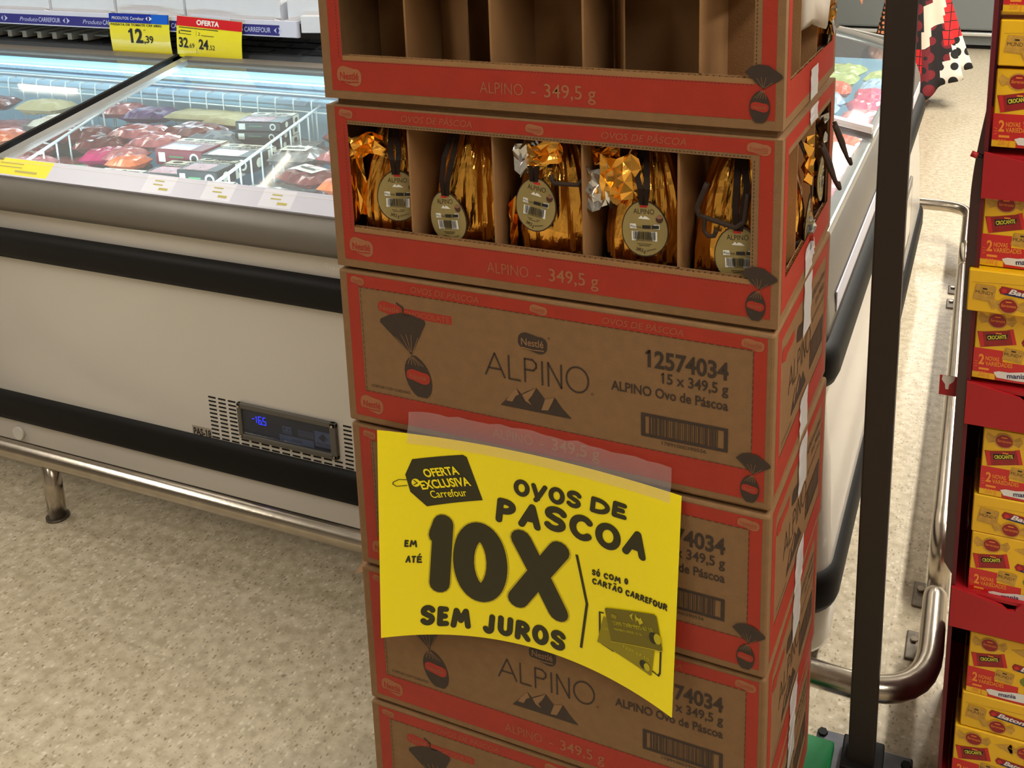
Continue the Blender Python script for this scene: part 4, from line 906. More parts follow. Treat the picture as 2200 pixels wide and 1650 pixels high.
sp = [(-1.26, 1.16, .1, .17, .11, .05, pgrey, 'grey black-bottomed tray left of the burger pile'), (-1.42, 1.10, .2, .16, .12, .04, pink, 'pink meat tray in the centre of the freezer'), (-1.36, 1.19, -.1, .17, .12, .04, dred, 'dark red sausage pack left of the grey tray'),
      (-1.50, .98, .4, .12, .10, .04, magenta, 'magenta pack near the left wire divider'), (-1.43, .99, .1, .10, .10, .04, pink, 'small pink pack beside the magenta one'), (-1.53, 1.14, .2, .16, .12, .04, pink, 'pink sliced meat tray near the left divider'),
      (-1.44, 1.31, .1, .24, .10, .03, kraftp, 'tan cardboard sheet at the rear of the freezer'), (-1.30, 1.30, -.1, .20, .11, .04, kraftp, 'tan pack leaning at the rear centre'), (-1.62, 1.28, .2, .16, .11, .04, mat('pack_purple', (84, 60, 110), .3, noise=.2), 'purple pack in the rear left corner'),
      (-1.49, .85, .2, .13, .11, .035, dred, 'dark red pack with a green sticker behind the ticket rail'), (-1.38, .95, .1, .10, .09, .035, orange, 'small orange pack between the dark ones'), (-1.58, 1.04, .5, .14, .10, .04, dred, 'dark vacuum pack leaning on the left divider'),
      (-.86, .85, .2, .15, .11, .04, silverp, 'glossy grey bag right of the wire divider'), (-.72, .83, .5, .14, .11, .04, pink, 'pink bag beside the egg stack at the front'), (-.80, .98, -.3, .15, .12, .04, dred, 'dark wrapped meat right of the divider'),
      (-.66, .97, .1, .16, .11, .04, orange, 'orange fish pack beside the egg stack'), (-.93, 1.10, .2, .13, .12, .04, silverp, 'crumpled silver bag right of the divider, further back'), (-.78, 1.12, .0, .14, .11, .04, pink, 'pale pink bag behind the orange pack'),
      (-.62, 1.16, .3, .14, .12, .04, kraftp, 'brown pack at the far right of the left freezer'), (-.86, 1.27, .1, .16, .10, .04, dred, 'dark pack by the rear wall, right part'),
      (-1.66, .86, .3, .13, .11, .04, pink, 'pale pink bag left of the lid joint at the front'), (-1.78, .95, .2, .14, .12, .04, dred, 'dark vacuum meat left of the lid joint'), (-1.72, 1.10, .5, .15, .11, .045, dred, 'dark brown vacuum meat under the lid joint'),
      (-1.88, 1.16, .2, .14, .12, .04, mat('pack_pale', (196, 186, 170), .3, noise=.2, nscale=30), 'pale chicken pack left of the lid joint'), (-1.86, .85, .0, .13, .10, .04, silverp, 'clear bag with meat behind the front rail on the left'), (-1.98, 1.02, .3, .14, .12, .04, orange, 'orange pack in the second compartment from the left'),
      (-2.06, 1.27, .1, .17, .11, .04, kraftp, 'tan pack under the lamp reflection at the rear left'), (-2.10, .86, .2, .15, .11, .04, orange, 'bright orange pack at the left edge'), (-2.22, 1.05, -.2, .16, .12, .04, pink, 'pale bag at the left edge of the photo'),
      (-2.30, 1.26, .2, .17, .11, .04, dred, 'brown pack at the rear left edge'), (-2.38, .90, .1, .15, .12, .04, dred, 'dark pack at the left end of the view'), (-1.76, 1.30, .2, .14, .10, .04, pink, 'pink pack by the rear wires left of the joint')]
for i, (x, y, rz, w, d, h, m, lb) in enumerate(sp):
    softpack(lb, (x, y, bedz(y) + .012 + .003 * (i % 3)), rz, w, d, h, m, i, 'loose packs in the left freezer', cap={3: None, 9: pgreen, 14: bwhite, 16: bwhite}.get(i))
# a layer of packs underneath, mostly hidden
mb = MB(); r = random.Random(3)
for i in range(60):
    x = r.uniform(-2.5, -.5); y = r.uniform(.82, 1.30); z = bedz(y) - .045
    a = r.uniform(-.5, .5); w, d = .08, .055; c_, s_ = cos(a), sin(a)
    pts = [(x + u * c_ - v * s_, y + u * s_ + v * c_) for u, v in ((-w, -d), (w, -d), (w, d), (-w, d))]
    mb.prism(pts, z - .03, z + r.uniform(-.008, .008), 'Z', mi=i % 4)
tag(mb.build('lower_packs', [dred, pink, bblack, silverp]), 'lower layer of dark frozen packs under the visible ones in the left freezer', 'frozen food', kind='stuff')

# right freezer: runs away from the camera, rounded front right corner
f2 = thing('chest_freezer', 'white chest freezer with rounded grey end behind the stack, running down the right aisle', 'freezer')
A0, A1, B0, B1 = -.295, .585, .66, 3.25
freezer(f2, A0, A1, B0, B1, True, True, True)
mb = MB(); mb.box((A1 - .0245, .80, .735), (A1 - .0215, 3.0, .775)); mb.build('ticket_rail', lav, f2)
mb = MB(); mb.add([(.10, .745, .44), (.52, .745, .44), (.52, 3.1, .44), (.10, 3.1, .44)], [(0, 1, 2, 3)])
mb.add([(.52, .745, .44), (.52, 3.1, .44), (.52, 3.1, .85), (.52, .745, .85)], [(0, 1, 2, 3)]); mb.add([(-.10, .745, .44), (-.10, 3.1, .44), (-.10, 3.1, .99), (-.10, .745, .99)], [(3, 2, 1, 0)])
for y in (.745, 3.1): mb.add([(-.10, y, .44), (.52, y, .44), (.52, y, .87), (-.10, y, .99)], [(0, 1, 2, 3)])
mb.add([(-.10, .745, .44), (.10, .745, .44), (.10, 3.1, .44), (-.10, 3.1, .44)], [(0, 1, 2, 3)]); mb.build('inner_liner', liner_m, f2, fix=False)
mb = MB(); mb.bbox((.500, .70, .842), (.530, 3.14, .868), .006); mb.build('lid_rail', greyl_m, f2)
mb = MB(); mb.bbox((-.14, .72, .84), (-.10, 3.14, 1.0), .006); mb.build('rear_ridge', greyl_m, f2)
mb = MB(); mb.prism([(-.14, .84), (-.14, .998), (.52, .872), (.52, .84)], .690, .745, 'Y'); mb.prism([(-.14, .84), (-.14, .998), (.52, .872), (.52, .84)], 3.10, 3.17, 'Y'); mb.build('end_cap', greyl_m, f2)
s2 = .19
def lidR(y0_, y1_, dz):
    P = lambda x, y, d=0: (x, y, .874 + dz + (.53 - x) * s2 + d)
    mb = MB(); c = [P(.53, y0_), P(.53, y1_), P(-.12, y1_), P(-.12, y0_)]; mb.add(c + [(x, y, z + .004) for x, y, z in c], [(0, 3, 2, 1), (4, 5, 6, 7), (0, 1, 5, 4), (1, 2, 6, 5), (2, 3, 7, 6), (3, 0, 4, 7)])
    g = mb.build('glass_lid', glass_m, f2)
    for ya, yb, m in ((y0_, y0_ + .03, white_m), (y1_ - .03, y1_, grey_m)):
        mb = MB(); c = [P(.53, ya, -.004), P(.53, yb, -.004), P(-.12, yb, -.004), P(-.12, ya, -.004)]; mb.add(c + [(x, y, z + .018) for x, y, z in c], [(0, 3, 2, 1), (4, 5, 6, 7), (0, 1, 5, 4), (1, 2, 6, 5), (2, 3, 7, 6), (3, 0, 4, 7)]); mb.build('lid_frame', m, g)
    return g
lidR(.72, 1.66, 0); g2 = lidR(1.62, 3.12, .022)
mb = MB(); n = 14   # curved dark handle recess at the far end of the lid
pts = [(-.05 + .50 * i / n, 2.96 + .10 * sin(pi * i / n) - .02, .874 + .03 + (.53 - (-.05 + .50 * i / n)) * s2) for i in range(n + 1)]
mb.tube(pts, .016, 6); mb.build('lid_handle', grey_m, g2)
P = Print(side_fn(A1 + .0))
slot1 = MB(); slot1.bbox((-.001, 0, 0), (.0012, .030, .0048), .0006, seg=1); s1 = slot1.build('vent_slot', grey_m, f2); s1.location = (A1, 1.86, .36)
for j in range(3):
    for i in range(16):
        if i or j: put('vent_slot', s1.data, f2, (A1, 1.86 + .04 * j, .36 + .0115 * i))
mb = MB(); mb.bbox((A1 - .002, 2.02, .34), (A1 + .008, 2.42, .56), .004); mb.build('control_panel', grey_m, f2)
mb = MB(); mb.box((A1 + .008, 2.05, .37), (A1 + .0085, 2.39, .53)); mb.build('panel_back', white_m, f2)
mb = MB(); mb.box((A0, .74, .03), (A1 - .04, 3.1, .07)); mb.build('underside', stripe_m, f2)
for y in (.85, 1.9, 3.0):
    mb = MB(); mb.tube([(A1 - .1, y, 0), (A1 - .1, y, .06)], .022, 10); mb.build('foot', stripe_m, f2)
strip_light(.50, 1.9, .855, .02, 2.3, 3, (0, 1.3, 0)); strip_light(-.09, 1.9, .97, .02, 2.3, 5, (0, -.75, 0))
bedR = lambda x: .815 + .12 * (.55 - x)
cols = [mat('pack_pastel_green', (190, 200, 130), .3, noise=.3, nscale=25, coat=.4), mat('pack_pink', (220, 90, 120), .3, noise=.3, nscale=25, coat=.4), mat('pack_orange_red', (226, 96, 64), .3, noise=.25, nscale=25, coat=.4), mat('pack_pale_blue', (170, 196, 222), .3, noise=.2, nscale=25, coat=.4), mat('pack_rose', (200, 120, 124), .3, noise=.5, nscale=45, coat=.4)]
rows = [(1.0, (4, 4, 4)), (1.16, (4, 4, 4)), (1.33, (4, 4, 4)), (1.50, (4, 4, 4)), (1.78, (2, 2, 2)), (1.94, (2, 2, 2)), (2.12, (4, 3, 2)), (2.30, (1, 3, 1)), (2.48, (1, 2, 3)), (2.66, (3, 0, 0)), (2.84, (0, 0, 3))]
rn = ['nearest row', 'second row', 'third row', 'fourth row', 'fifth row, past the lid bar', 'sixth row', 'seventh row', 'eighth row', 'ninth row', 'tenth row', 'farthest row']
cn = {0: 'yellow-green', 1: 'pink', 2: 'orange red', 3: 'pale blue', 4: 'rose coloured'}
for i, (y, cs) in enumerate(rows):
    for j, c in enumerate(cs):
        x = .45 - .155 * j
        softpack(f"{cn[c]} pack in right freezer, {rn[i]}, {['aisle side', 'middle', 'inner side'][j]}", (x, y, bedR(x) + .008), (i * 37 % 10) / 20 - .2, .145, .16, .045, cols[c], 100 + i * 3 + j, 'bagged goods in the right freezer')
mb = MB(); 
for k in range(5): mb.tube([(.505, 1.72 + .05 * k, .86), (.505, 1.72 + .05 * k, .76)], .003, 5)
for z in (.86, .835, .81): mb.tube([(.505, 1.70, z), (.505, 2.0, z)], .003, 5)
mb.build('wire_divider', wire_m, f2)

# ------------------------------------------------------------------ shelf ridge over the left freezer
rd = thing('freezer_shelf', 'dark ventilated shelf unit above the rear of the left freezer', 'shelf')
mb = MB(); mb.box((X0, 1.445, .05), (-.42, 2.05, .99)); mb.prism([(1.43, .985), (1.425, 1.030), (1.445, 1.045), (2.0, 1.085), (2.05, 1.07), (2.05, .985)], X0, -.42, 'X'); mb.build('ridge_body', mat('ridge_grey', (62, 66, 70), .4, noise=.05), rd)
mb = MB(); mb.box((X0, 1.418, 1.004), (-.42, 1.431, 1.016)); mb.box((X0, 1.416, .985), (-.42, 1.43, .996)); mb.build('ridge_lip', mat('ridge_lip', (42, 44, 46), .3), rd)
for i in range(15):     # vent louvres on top of the ridge
    for k in range(3):
        if i == 0 and k == 0:
            mb = MB(); mb.box((0, 0, 0), (.10, .045, .003)); lv = mb.build('louvre', mat('louvre_dark', (24, 26, 28), .5), rd, (-1.52, 1.47, 1.0475)); lv.rotation_euler = (.072, 0, 0)
        else:
            o = put('louvre', lv.data, rd, (-1.52 - .0 + .115 * (i - 7) + .01 * k, 1.47 + .075 * k, 1.0475 + .0054 * k)); o.rotation_euler = (.072, 0, 0)
mb = MB(); mb.box((-3.5, 1.50, 1.066), (-2.0, 1.95, 1.072)); 
for i in range(20): mb.box((-3.45 + .072 * i, 1.47, 1.055), (-3.43 + .072 * i, 1.95, 1.078))
mb.build('slatted_liner', mat('beige_slat', (168, 164, 152), .35), rd)
mb = MB(); mb.box((-3.5, 1.44, 1.150), (-1.150, 1.98, 1.158)); mb.build('shelf_board', mat('shelf_white', (210, 214, 222), .4), rd)
mb = MB(); mb.prism([(1.425, 1.108), (1.420, 1.110), (1.425, 1.158), (1.44, 1.158), (1.44, 1.108)], -3.5, -1.150, 'X'); edge = mb.build('shelf_edge', lav, rd)
P = Print(lambda u, v, h: (u, 1.4195 + .005 * (v - 1.10) / .058 - .0004 * h, v)); P.rect(-3.5, 1.113, -1.213, 1.145, 0, 1)
for i in range(8):
    u = -3.48 + .292 * i; P.text('Produto', (u, 1.122), (u + .085, 1.122), .014, 1, 2, shear=.3); P.text('CARREFOUR', (u + .090, 1.122), (u + .190, 1.122), .015, 1, 2, bold=.01)
    P.poly([(u + .202, 1.129), (u + .213, 1.138), (u + .210, 1.129), (u + .213, 1.120)], 1, 2); P.poly([(u + .218, 1.140), (u + .234, 1.129), (u + .218, 1.118), (u + .223, 1.129)], 1, 2)
P.mb.build('shelf_strip', [navy, mat('strip_text', (190, 194, 226), .4)], rd, fix=False)
for x in (-3.2, -2.3, -1.35):
    mb = MB(); mb.box((x, 1.90, 1.06), (x + .03, 1.96, 1.151)); mb.build('shelf_bracket', grey_m, rd)
# trays on the shelf
def tray(x, w, label, ry=0, y0_=1.446, h=.062):
    t = thing('carton_tray', label, 'tray', (x, y0_, 1.1585), 0, 'white carton trays on the shelf'); t.rotation_euler = (0, 0, ry)
    d = .30; k = .003; mb = MB()
    mb.box((0, 0, 0), (w, d, k)); mb.box((0, 0, k), (w, k, h)); mb.box((0, d - k, k), (w, d, h)); mb.box((0, k, k), (k, d - k, h)); mb.box((w - k, k, k), (w, d - k, h))
    mb.build('tray_body', carton_m, t)
    mb = MB(); mb.box((w - .026, -.0035, .004), (w - .001, -.0005, h - .004)); mb.add([(w - .026, -.004, .004), (w - .001, -.002, .0), (w + .014, -.020, -.003), (w - .004, -.022, -.004)], [(0, 1, 2, 3)]); mb.build('corner_flap', carton_m, t)
    mb = MB(); r = random.Random(int(abs(x) * 100))
    for i in range(2): mb.bbox((.01 + i * (w - .02) / 2, .01, .004), (.005 + (i + 1) * (w - .02) / 2, d - .02, h + .012), .004, seg=1)
    mb.build('tray_goods', mat('pizza_red', (168, 44, 40), .4, noise=.3, nscale=20), t)
tray(-2.765, .285, 'white carton tray at the left end of the shelf above the freezer'); tray(-2.475, .285, 'white carton tray at the top left corner of the photo, second from the shelf end'); tray(-2.18, .285, 'white carton tray above the left part of the blue shelf strip')
tray(-1.885, .285, 'white carton tray right above the blue-headed price tag'); tray(-1.592, .372, 'wide white carton tray above the red OFERTA price tag'); tray(-1.195, .20, 'slanted white carton tray at the right end of the shelf', .22)
t = thing('carton_flap', 'loose white carton folded down at the right end of the shelf', 'carton', (-1.140, 1.432, 1.135), .25)
mb = MB(); mb.bbox((0, 0, -.012), (.10, .006, .038), .002); mb.bbox((0, 0, .034), (.10, .10, .040), .002); mb.build('folded_panel', carton_m, t)
# two price tags hanging from the shelf edge
def ptag(x, w, label, head, ang, draw, sx):
    t = thing('price_tag', label, 'price tag', (x, 1.4145, 1.164), 0, None); t.rotation_euler = (ang, abs(ang) * 1.2 if ang < 0 else 0, 0); t.scale = (sx, 1, 1.16)
    mb = MB(); n = 6; vs = []
    for j in range(n + 1):
        z = -.112 * j / n; y = -.003 - .010 * sin(j / n * 2.6) * .6
        vs += [(0, y, z), (w, y, z), (w, y + .0008, z), (0, y + .0008, z)]
    fs = [(0, 1, 2, 3), (n * 4, n * 4 + 3, n * 4 + 2, n * 4 + 1)]
    for j in range(n):
        a = j * 4
        for k in range(4): fs.append((a + k, a + (k + 1) % 4, a + 4 + (k + 1) % 4, a + 4 + k))
    mb.add(vs, fs); mb.build('tag_card', mat('tag_yellow', (238, 222, 40), .35, coat=.2), t)
    fn = lambda u, v, h: (u, -.0033 - .010 * sin(-v / .112 * 2.6) * .6 - .0004 * h, v); P = Print(fn)
    for k in range(5): P.rect(0, -.026 + k * .0052, w, -.0208 + k * .0052, 0, 1)
    draw(P); P.mb.build('tag_print', [head, wht, blk, mat('tag_blue', (0, 92, 200), .35)], t, fix=False)
    mb = MB(); mb.box((w * .2, .0005, -.012), (w * .8, .003, .008)); mb.build('tag_clip', lav, t)
def d1(P):
    for k in range(5): P.rect(.105, -.026 + k * .0052, .146, -.0208 + k * .0052, 3, 2)
    P.text('PRODUTOS', (.008, -.017), (.050, -.017), .008, 1, 3); P.text('Carrefour', (.054, -.017), (.088, -.017), .009, 1, 3)
    P.poly([(.092, -.012), (.097, -.006), (.096, -.012), (.097, -.018)], 1, 3); P.poly([(.100, -.005), (.108, -.012), (.100, -.019), (.102, -.012)], 1, 3)
    P.text('PASSATA DE TOMATE CRF 680G', (.004, -.034), (.130, -.034), .006, 2, 2, bold=.02)
    P.text('12', (.047, -.080), (.082, -.080), .038, 2, 2, bold=.035); P.text(',39', (.084, -.080), (.107, -.080), .020, 2, 2, bold=.02); P.text('UN', (.085, -.046), (.090, -.046), .004, 2, 2)
def d2(P):
    P.text('OFERTA', (.048, -.019), (.102, -.019), .013, 1, 2, bold=.04); P.rect(.006, -.031, .10, -.029, 2, 2)
    P.text('1', (.006, -.048), (.008, -.048), .009, 2, 2); P.rect(.009, -.048, .036, -.0465, 2, 2); P.text('2', (.053, -.048), (.057, -.048), .009, 2, 2); P.rect(.060, -.048, .090, -.0465, 2, 2); P.rect(.010, -.040, .036, -.0375, 2, 2)
    P.text('32', (.006, -.084), (.028, -.084), .026, 2, 2, bold=.03); P.text(',69', (.029, -.084), (.043, -.084), .013, 2, 2); P.text('24', (.054, -.084), (.077, -.084), .026, 2, 2, bold=.03); P.text(',52', (.078, -.084), (.092, -.084), .013, 2, 2)
    P.rect(.0475, -.098, .048, -.034, 2, 2)
ptag(-1.888, .148, 'blue-headed yellow price tag reading 12,39 on the shelf edge', mat('tag_navy', (10, 40, 150), .35), .02, d1, 1.71)
ptag(-1.600, .155, 'red-headed yellow OFERTA price tag with two prices on the shelf edge', mat('tag_red', (206, 24, 32), .35), -.04, d2, 1.66)

# ------------------------------------------------------------------ steel bumper rails
def bend(p0, c, p1, r, n=8):  # corner points rounded between directions
    p0, c, p1 = Vector(p0), Vector(c), Vector(p1); a = (p0 - c).normalized(); b = (p1 - c).normalized()
    return [c + a * r * (1 - f) ** 2 + b * r * f ** 2 for f in [i / n for i in range(n + 1)]]
def plate(x, y, parent):
    mb = MB(); mb.bbox((x - .052, y - .042, 0), (x + .022, y + .042, .006), .003); p = mb.build('base_plate', dirty, parent)
    mb = MB(); mb.tube([(x - .036, y + .012, .006), (x - .036, y + .012, .012)], .008, 6); mb.build('bolt', steel, p)
R = .0235; ZR = .168
fr = thing('bumper_rail', 'steel tube bumper rail along the foot of the left freezer, bending right past the stack', 'rail')
pts = [(-3.6, .53, ZR)] + [(x, .53, ZR - .0) for x in (-2.4, -1.2, 0)] + bend((0, .53, ZR - .028), (.779, .53, ZR - .028), (.779, .9, ZR - .02), .13) + bend((.779, .7, ZR - .02), (.779, .835, ZR - .02), (.779, .835, 0), .045) + [(.779, .835, .004)]
mb = MB(); mb.tube(pts, R, 16); mb.build('rail_tube', steel, fr)
for x in (-1.318, -2.5, .1):
    mb = MB(); mb.tube([(x, .532, 0), (x, .532, ZR - .01)], .0215, 14); mb.build('leg', steel, fr)
    mb = MB(); mb.tube([(x, .532, 0), (x, .532, .006)], .028, 16); mb.build('leg_foot', dirty, fr)
plate(.779, .835, fr)
f3 = thing('bumper_rail', 'steel tube bumper rail running down the right aisle beside the freezer', 'rail')
pts = [(.781, 1.00, .004)] + bend((.781, 1.00, 0), (.781, 1.00, ZR), (.781, 1.5, ZR), .07) + [(.78, 1.8, ZR), (.775, 2.4, ZR)] + bend((.775, 2.4, ZR), (.773, 2.68, ZR), (.773, 2.68, 0), .07) + [(.773, 2.68, .004)]
mb = MB(); mb.tube(pts, R, 16); mb.build('rail_tube', steel, f3); plate(.781, 1.00, f3); plate(.773, 2.68, f3)
f4 = thing('bumper_rail', 'steel tube bumper rail bending left behind the end of the right freezer', 'rail')
pts = [(.773, 2.82, .004)] + bend((.773, 2.82, 0), (.773, 2.82, ZR), (.773, 3.2, ZR), .07) + bend((.773, 2.9, ZR), (.773, 3.36, ZR), (.3, 3.36, ZR), .12) + [(.0, 3.36, ZR), (-.5, 3.36, ZR)]
mb = MB(); mb.tube(pts, R, 16); mb.build('rail_tube', steel, f4); plate(.773, 2.82, f4)
mb = MB(); mb.tube([(.3, 3.36, 0), (.3, 3.36, ZR)], .0215, 12); mb.build('leg', steel, f4)

# ------------------------------------------------------------------ dark post on a plate
po = thing('square_post', 'tall dark brown square steel post standing right of the carton stack', 'post', (.6805, .484, 0), .02)
mb = MB(); mb.bbox((-.0235, -.024, .035), (.0215, .024, 2.6), .003); mb.build('post_shaft', postm, po)
mb = MB(); mb.bbox((-.035, -.04, .006), (.036, .034, .045), .003); mb.build('post_socket', stripe_m, po)
slate = mat('scuffed_slate', (98, 100, 108), .35, metal=.3, noise=.3, nscale=25)
mb = MB(); mb.bbox((-.085, -.12, 0), (-.020, .055, .022), .004); mb.bbox((.022, -.12, 0), (.085, .045, .020), .004); mb.box((-.03, -.12, 0), (.03, .05, .010)); mb.build('base_plate', slate, po)
for x, y in ((-.074, .044), (.074, .02), (-.074, -.10)):
    mb = MB(); mb.tube([(x, y, .02), (x, y, .027)], .009, 6); mb.build('bolt', stripe_m, po)

# ------------------------------------------------------------------ red candy display at the right
ds = thing('cardboard_display', 'crimson cardboard floor display with shelves of yellow candy boxes at the right edge', 'display')
DX0, DX1, DY0, DY1 = .8055, 1.24, .405, .74
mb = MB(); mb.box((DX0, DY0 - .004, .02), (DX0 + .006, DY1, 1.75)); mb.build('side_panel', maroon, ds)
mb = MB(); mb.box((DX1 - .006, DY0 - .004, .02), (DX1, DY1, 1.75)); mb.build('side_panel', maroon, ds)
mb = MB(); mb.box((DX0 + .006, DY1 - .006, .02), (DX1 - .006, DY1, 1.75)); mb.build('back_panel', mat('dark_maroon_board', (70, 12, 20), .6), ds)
mb = MB(); mb.box((DX0, DY0 - .002, 0), (DX1, DY1, .02)); mb.build('base', redcard, ds)
def lip(z0, z1, name='shelf_front'):
    n = 10; cx = DX0 + .088; pts = [(DX0 + .001, z0), (DX1 - .001, z0 - .0), (DX1 - .001, z1)]
    pts += [(DX1 - .06, z1)] + [(DX1 - .08 - .0 * i, z1 - .0) for i in range(1)] + [(cx + .11, z1 + .004)] + [(cx + .06 - .055 * sin(pi / 2 * i / n), z1 + .004 - .022 * (1 - cos(pi / 2 * i / n))) for i in range(n + 1)] + [(cx - .006, z1 - .020), (cx - .014, z1 - .014), (DX0 + .001, z1)]
    mb = MB(); mb.prism(pts, DY0 - .008, DY0 - .003, 'Y'); mb.build(name, redcard, ds)
for z0, z1 in ((1.113, 1.180), (.762, .830), (.412, .482), (.045, .125)):
    lip(z0, z1); mb = MB(); mb.box((DX0 + .006, DY0 - .003, z1 - .012), (DX1 - .006, DY1 - .006, z1 - .006)); mb.build('shelf', redcard, ds)
# candy boxes
cy_ = mat('box_yellow', (240, 188, 20), .3, noise=.02, nscale=6, coat=.35); cred = mat('box_red', (206, 30, 34), .3, coat=.3); cgold = mat('wrapper_gold', (196, 150, 60), .3, noise=.2, nscale=90)
cdr = mat('wrapper_red', (150, 30, 34), .3, noise=.15, nscale=90); corr = mat('text_orange', (244, 150, 50), .4); cblue = mat('text_navy', (30, 34, 90), .4); cgreen = mat('wrapper_green', (120, 130, 50), .4)
cm = [cy_, cred, cgold, cdr, corr, wht, cblue, blk, cgreen, mat('text_lime', (226, 214, 60), .4)]
def serenata(P, u, v, s, h=2):
    for d in (-1, 1):
        P.poly([(u + d * .010 * s, v + .002 * s), (u + d * .022 * s, v + .010 * s), (u + d * .026 * s, v + .002 * s), (u + d * .021 * s, v - .007 * s), (u + d * .010 * s, v - .003 * s)], 2, h); P.line([(u + d * .011 * s, v), (u + d * .024 * s, v + .003 * s)], .0006, 0, h + 1)
    P.ell(u, v, .0138 * s, .0122 * s, 2, h + 1); P.ell(u, v, .0118 * s, .0103 * s, 3, h + 2); P.text('Serenata', (u - .010 * s, v - .002 * s), (u + .010 * s, v - .002 * s), .0045 * s, 4, h + 3, shear=.3); P.rect(u - .004 * s, v + .005 * s, u + .004 * s, v + .0065 * s, 4, h + 3)
def mundy(P, u, v, w, hh, rot, h=3):
    c, s = cos(rot), sin(rot); q = lambda a, b: (u + a * c - b * s, v + a * s + b * c)
    P.poly([q(-w / 2, -hh / 2 + .002), q(w / 2 - .002, -hh / 2), q(w / 2, hh / 2 - .002), q(w / 2 - .004, hh / 2), q(-w / 2 + .003, hh / 2)], 2, h)
    P.text('MUNDY', q(-w * .40, -.002), q(w * .40, -.002), .0052, 7, h + 1, bold=-.01); P.poly([q(-.003, .0055), q(.003, .0055), q(.003, .0075), q(-.003, .0075)], 7, h + 1)
def baton(P, u, v, L, rot, h=2):
    c, s = cos(rot), sin(rot); q = lambda a, b: (u + a * c - b * s, v + a * s + b * c)
    P.poly([q(0, -.0055), q(L, -.0055), q(L + .003, 0), q(L, .0065), q(0, .0065), q(-.003, 0)], 3, h); P.poly([q(.005, -.0055), q(L, -.0055), q(L, -.0025), q(.004, -.0030)], 6, h + 1)
    P.text('Baton', q(.010, -.0025), q(L * .86, -.0025), .0075, 5, h + 2, bold=.03, shear=.3); P.ell(*q(.004, 0), .0035, .0035, 1, h + 1)
BW, BH, BD = .190, .1105, .062
def candy(kind):
    w, hh, d = (BW, BH, BD) if kind == 'up' else (BW, .0635, .108)
    t = thing('candy_box', '', 'candy box'); mb = MB(); mb.bbox((0, 0, 0), (w, d, hh), .0015, seg=1); mb.build('box_body', cy_, t)
    P = Print(up_fn(0))
    if kind == 'up':
        P.poly([(.0, .0), (.032, .0), (.032, .010), (.0, .010)], 0, 1); P.rect(.0, .009, .040, .0475, 1, 1); P.rect(.031, .0, BW, .018, 1, 1); P.rect(.04, .018, .075, .030, 1, 1)
        serenata(P, .0290, .0935, 1.0); P.poly([(.060, .094), (.085, .102), (.088, .082)], 2, 2); serenata(P, .105, .092, 1.0)
        P.poly([(.003, .0735), (.012, .0740), (.042, .0800), (.051, .0835), (.057, .0600), (.048, .0580), (.018, .0510), (.009, .0490)], 3, 2); P.poly([(.004, .073), (.010, .0735), (.014, .051), (.009, .049)], 1, 3); P.poly([(.046, .082), (.051, .0835), (.057, .060), (.052, .059)], 1, 3)
        P.poly([(.0165, .0605), (.0435, .0670), (.0445, .0745), (.0155, .0700)], 7, 3); P.text('CROCANTE', (.018, .0625), (.0430, .0680), .0056, 9, 4, bold=.03); P.rect(.028, .0730, .036, .0750, 4, 4)
        mundy(P, .0535, .0425, .029, .020, -.05); baton(P, .066, .0645, .050, -.08); P.ell(.092, .042, .016, .010, 8, 2); mundy(P, .150, .060, .035, .022, .1); serenata(P, .165, .090, 1.0); baton(P, .110, .030, .05, .1)
        P.text('2', (.0075, .0225), (.0152, .0225), .0155, 4, 2, bold=.03); P.text('NOVAS', (.0170, .0295), (.0355, .0300), .0066, 4, 2, bold=.02); P.text('VARIEDADES', (.0170, .0215), (.0540, .0230), .0066, 4, 4, bold=.02)
        for a in (.027, .0225, .018): P.line([(.0025, a), (.0062, a + (.0225 - a) * .3)], .0006, 4, 2)
        P.text('250 g', (.0080, .0035), (.0240, .0035), .0075, 4, 3, bold=.005); P.rect(.0085, .0135, .0225, .0170, 4, 2)
        P.poly([(.0290, .0125), (.0360, .0150), (.0500, .0150), (.0700, .0190), (BW - .02, .024), (BW - .03, .006), (.060, .0035), (.0340, .0045)], 5, 3); P.text('mania', (.0480, .0060), (.0730, .0090), .0075, 6, 4, bold=.02)
        P.text('GAROTO', (.105, .068), (.18, .072), .014, 5, 4, bold=.04)
    else:
        mundy(P, .0225, .0300, .030, .0255, -.03); baton(P, .044, .037, .058, -.10); serenata(P, .0550, .0150, 1.0, 4); serenata(P, .120, .018, 1.0, 3); mundy(P, .150, .042, .034, .022, .05)
        P.line([(.006, .045), (.050, .047), (.12, .050)], .0006, 2, 1)
    P.mb.build('box_print', cm, t, fix=False)
    # loose film wrap around the box
    e = .0035; mb = MB(); r = random.Random(2); n = 6; vs = []
    for i in range(n + 1):
        z = -.0 + hh * i / n
        vs += [(-e - r.uniform(0, .003), -.001, z), (-e - r.uniform(0, .004), d * .4, z), (-e + .001, d, z)]
    mb.add(vs, [(i * 3 + k, i * 3 + k + 1, i * 3 + k + 4, i * 3 + k + 3) for i in range(n) for k in (0, 1)])
    mb.build('film_wrap', film_m, t, fix=False); return t
up0, ly0 = candy('up'), candy('ly'); fu = fl = True
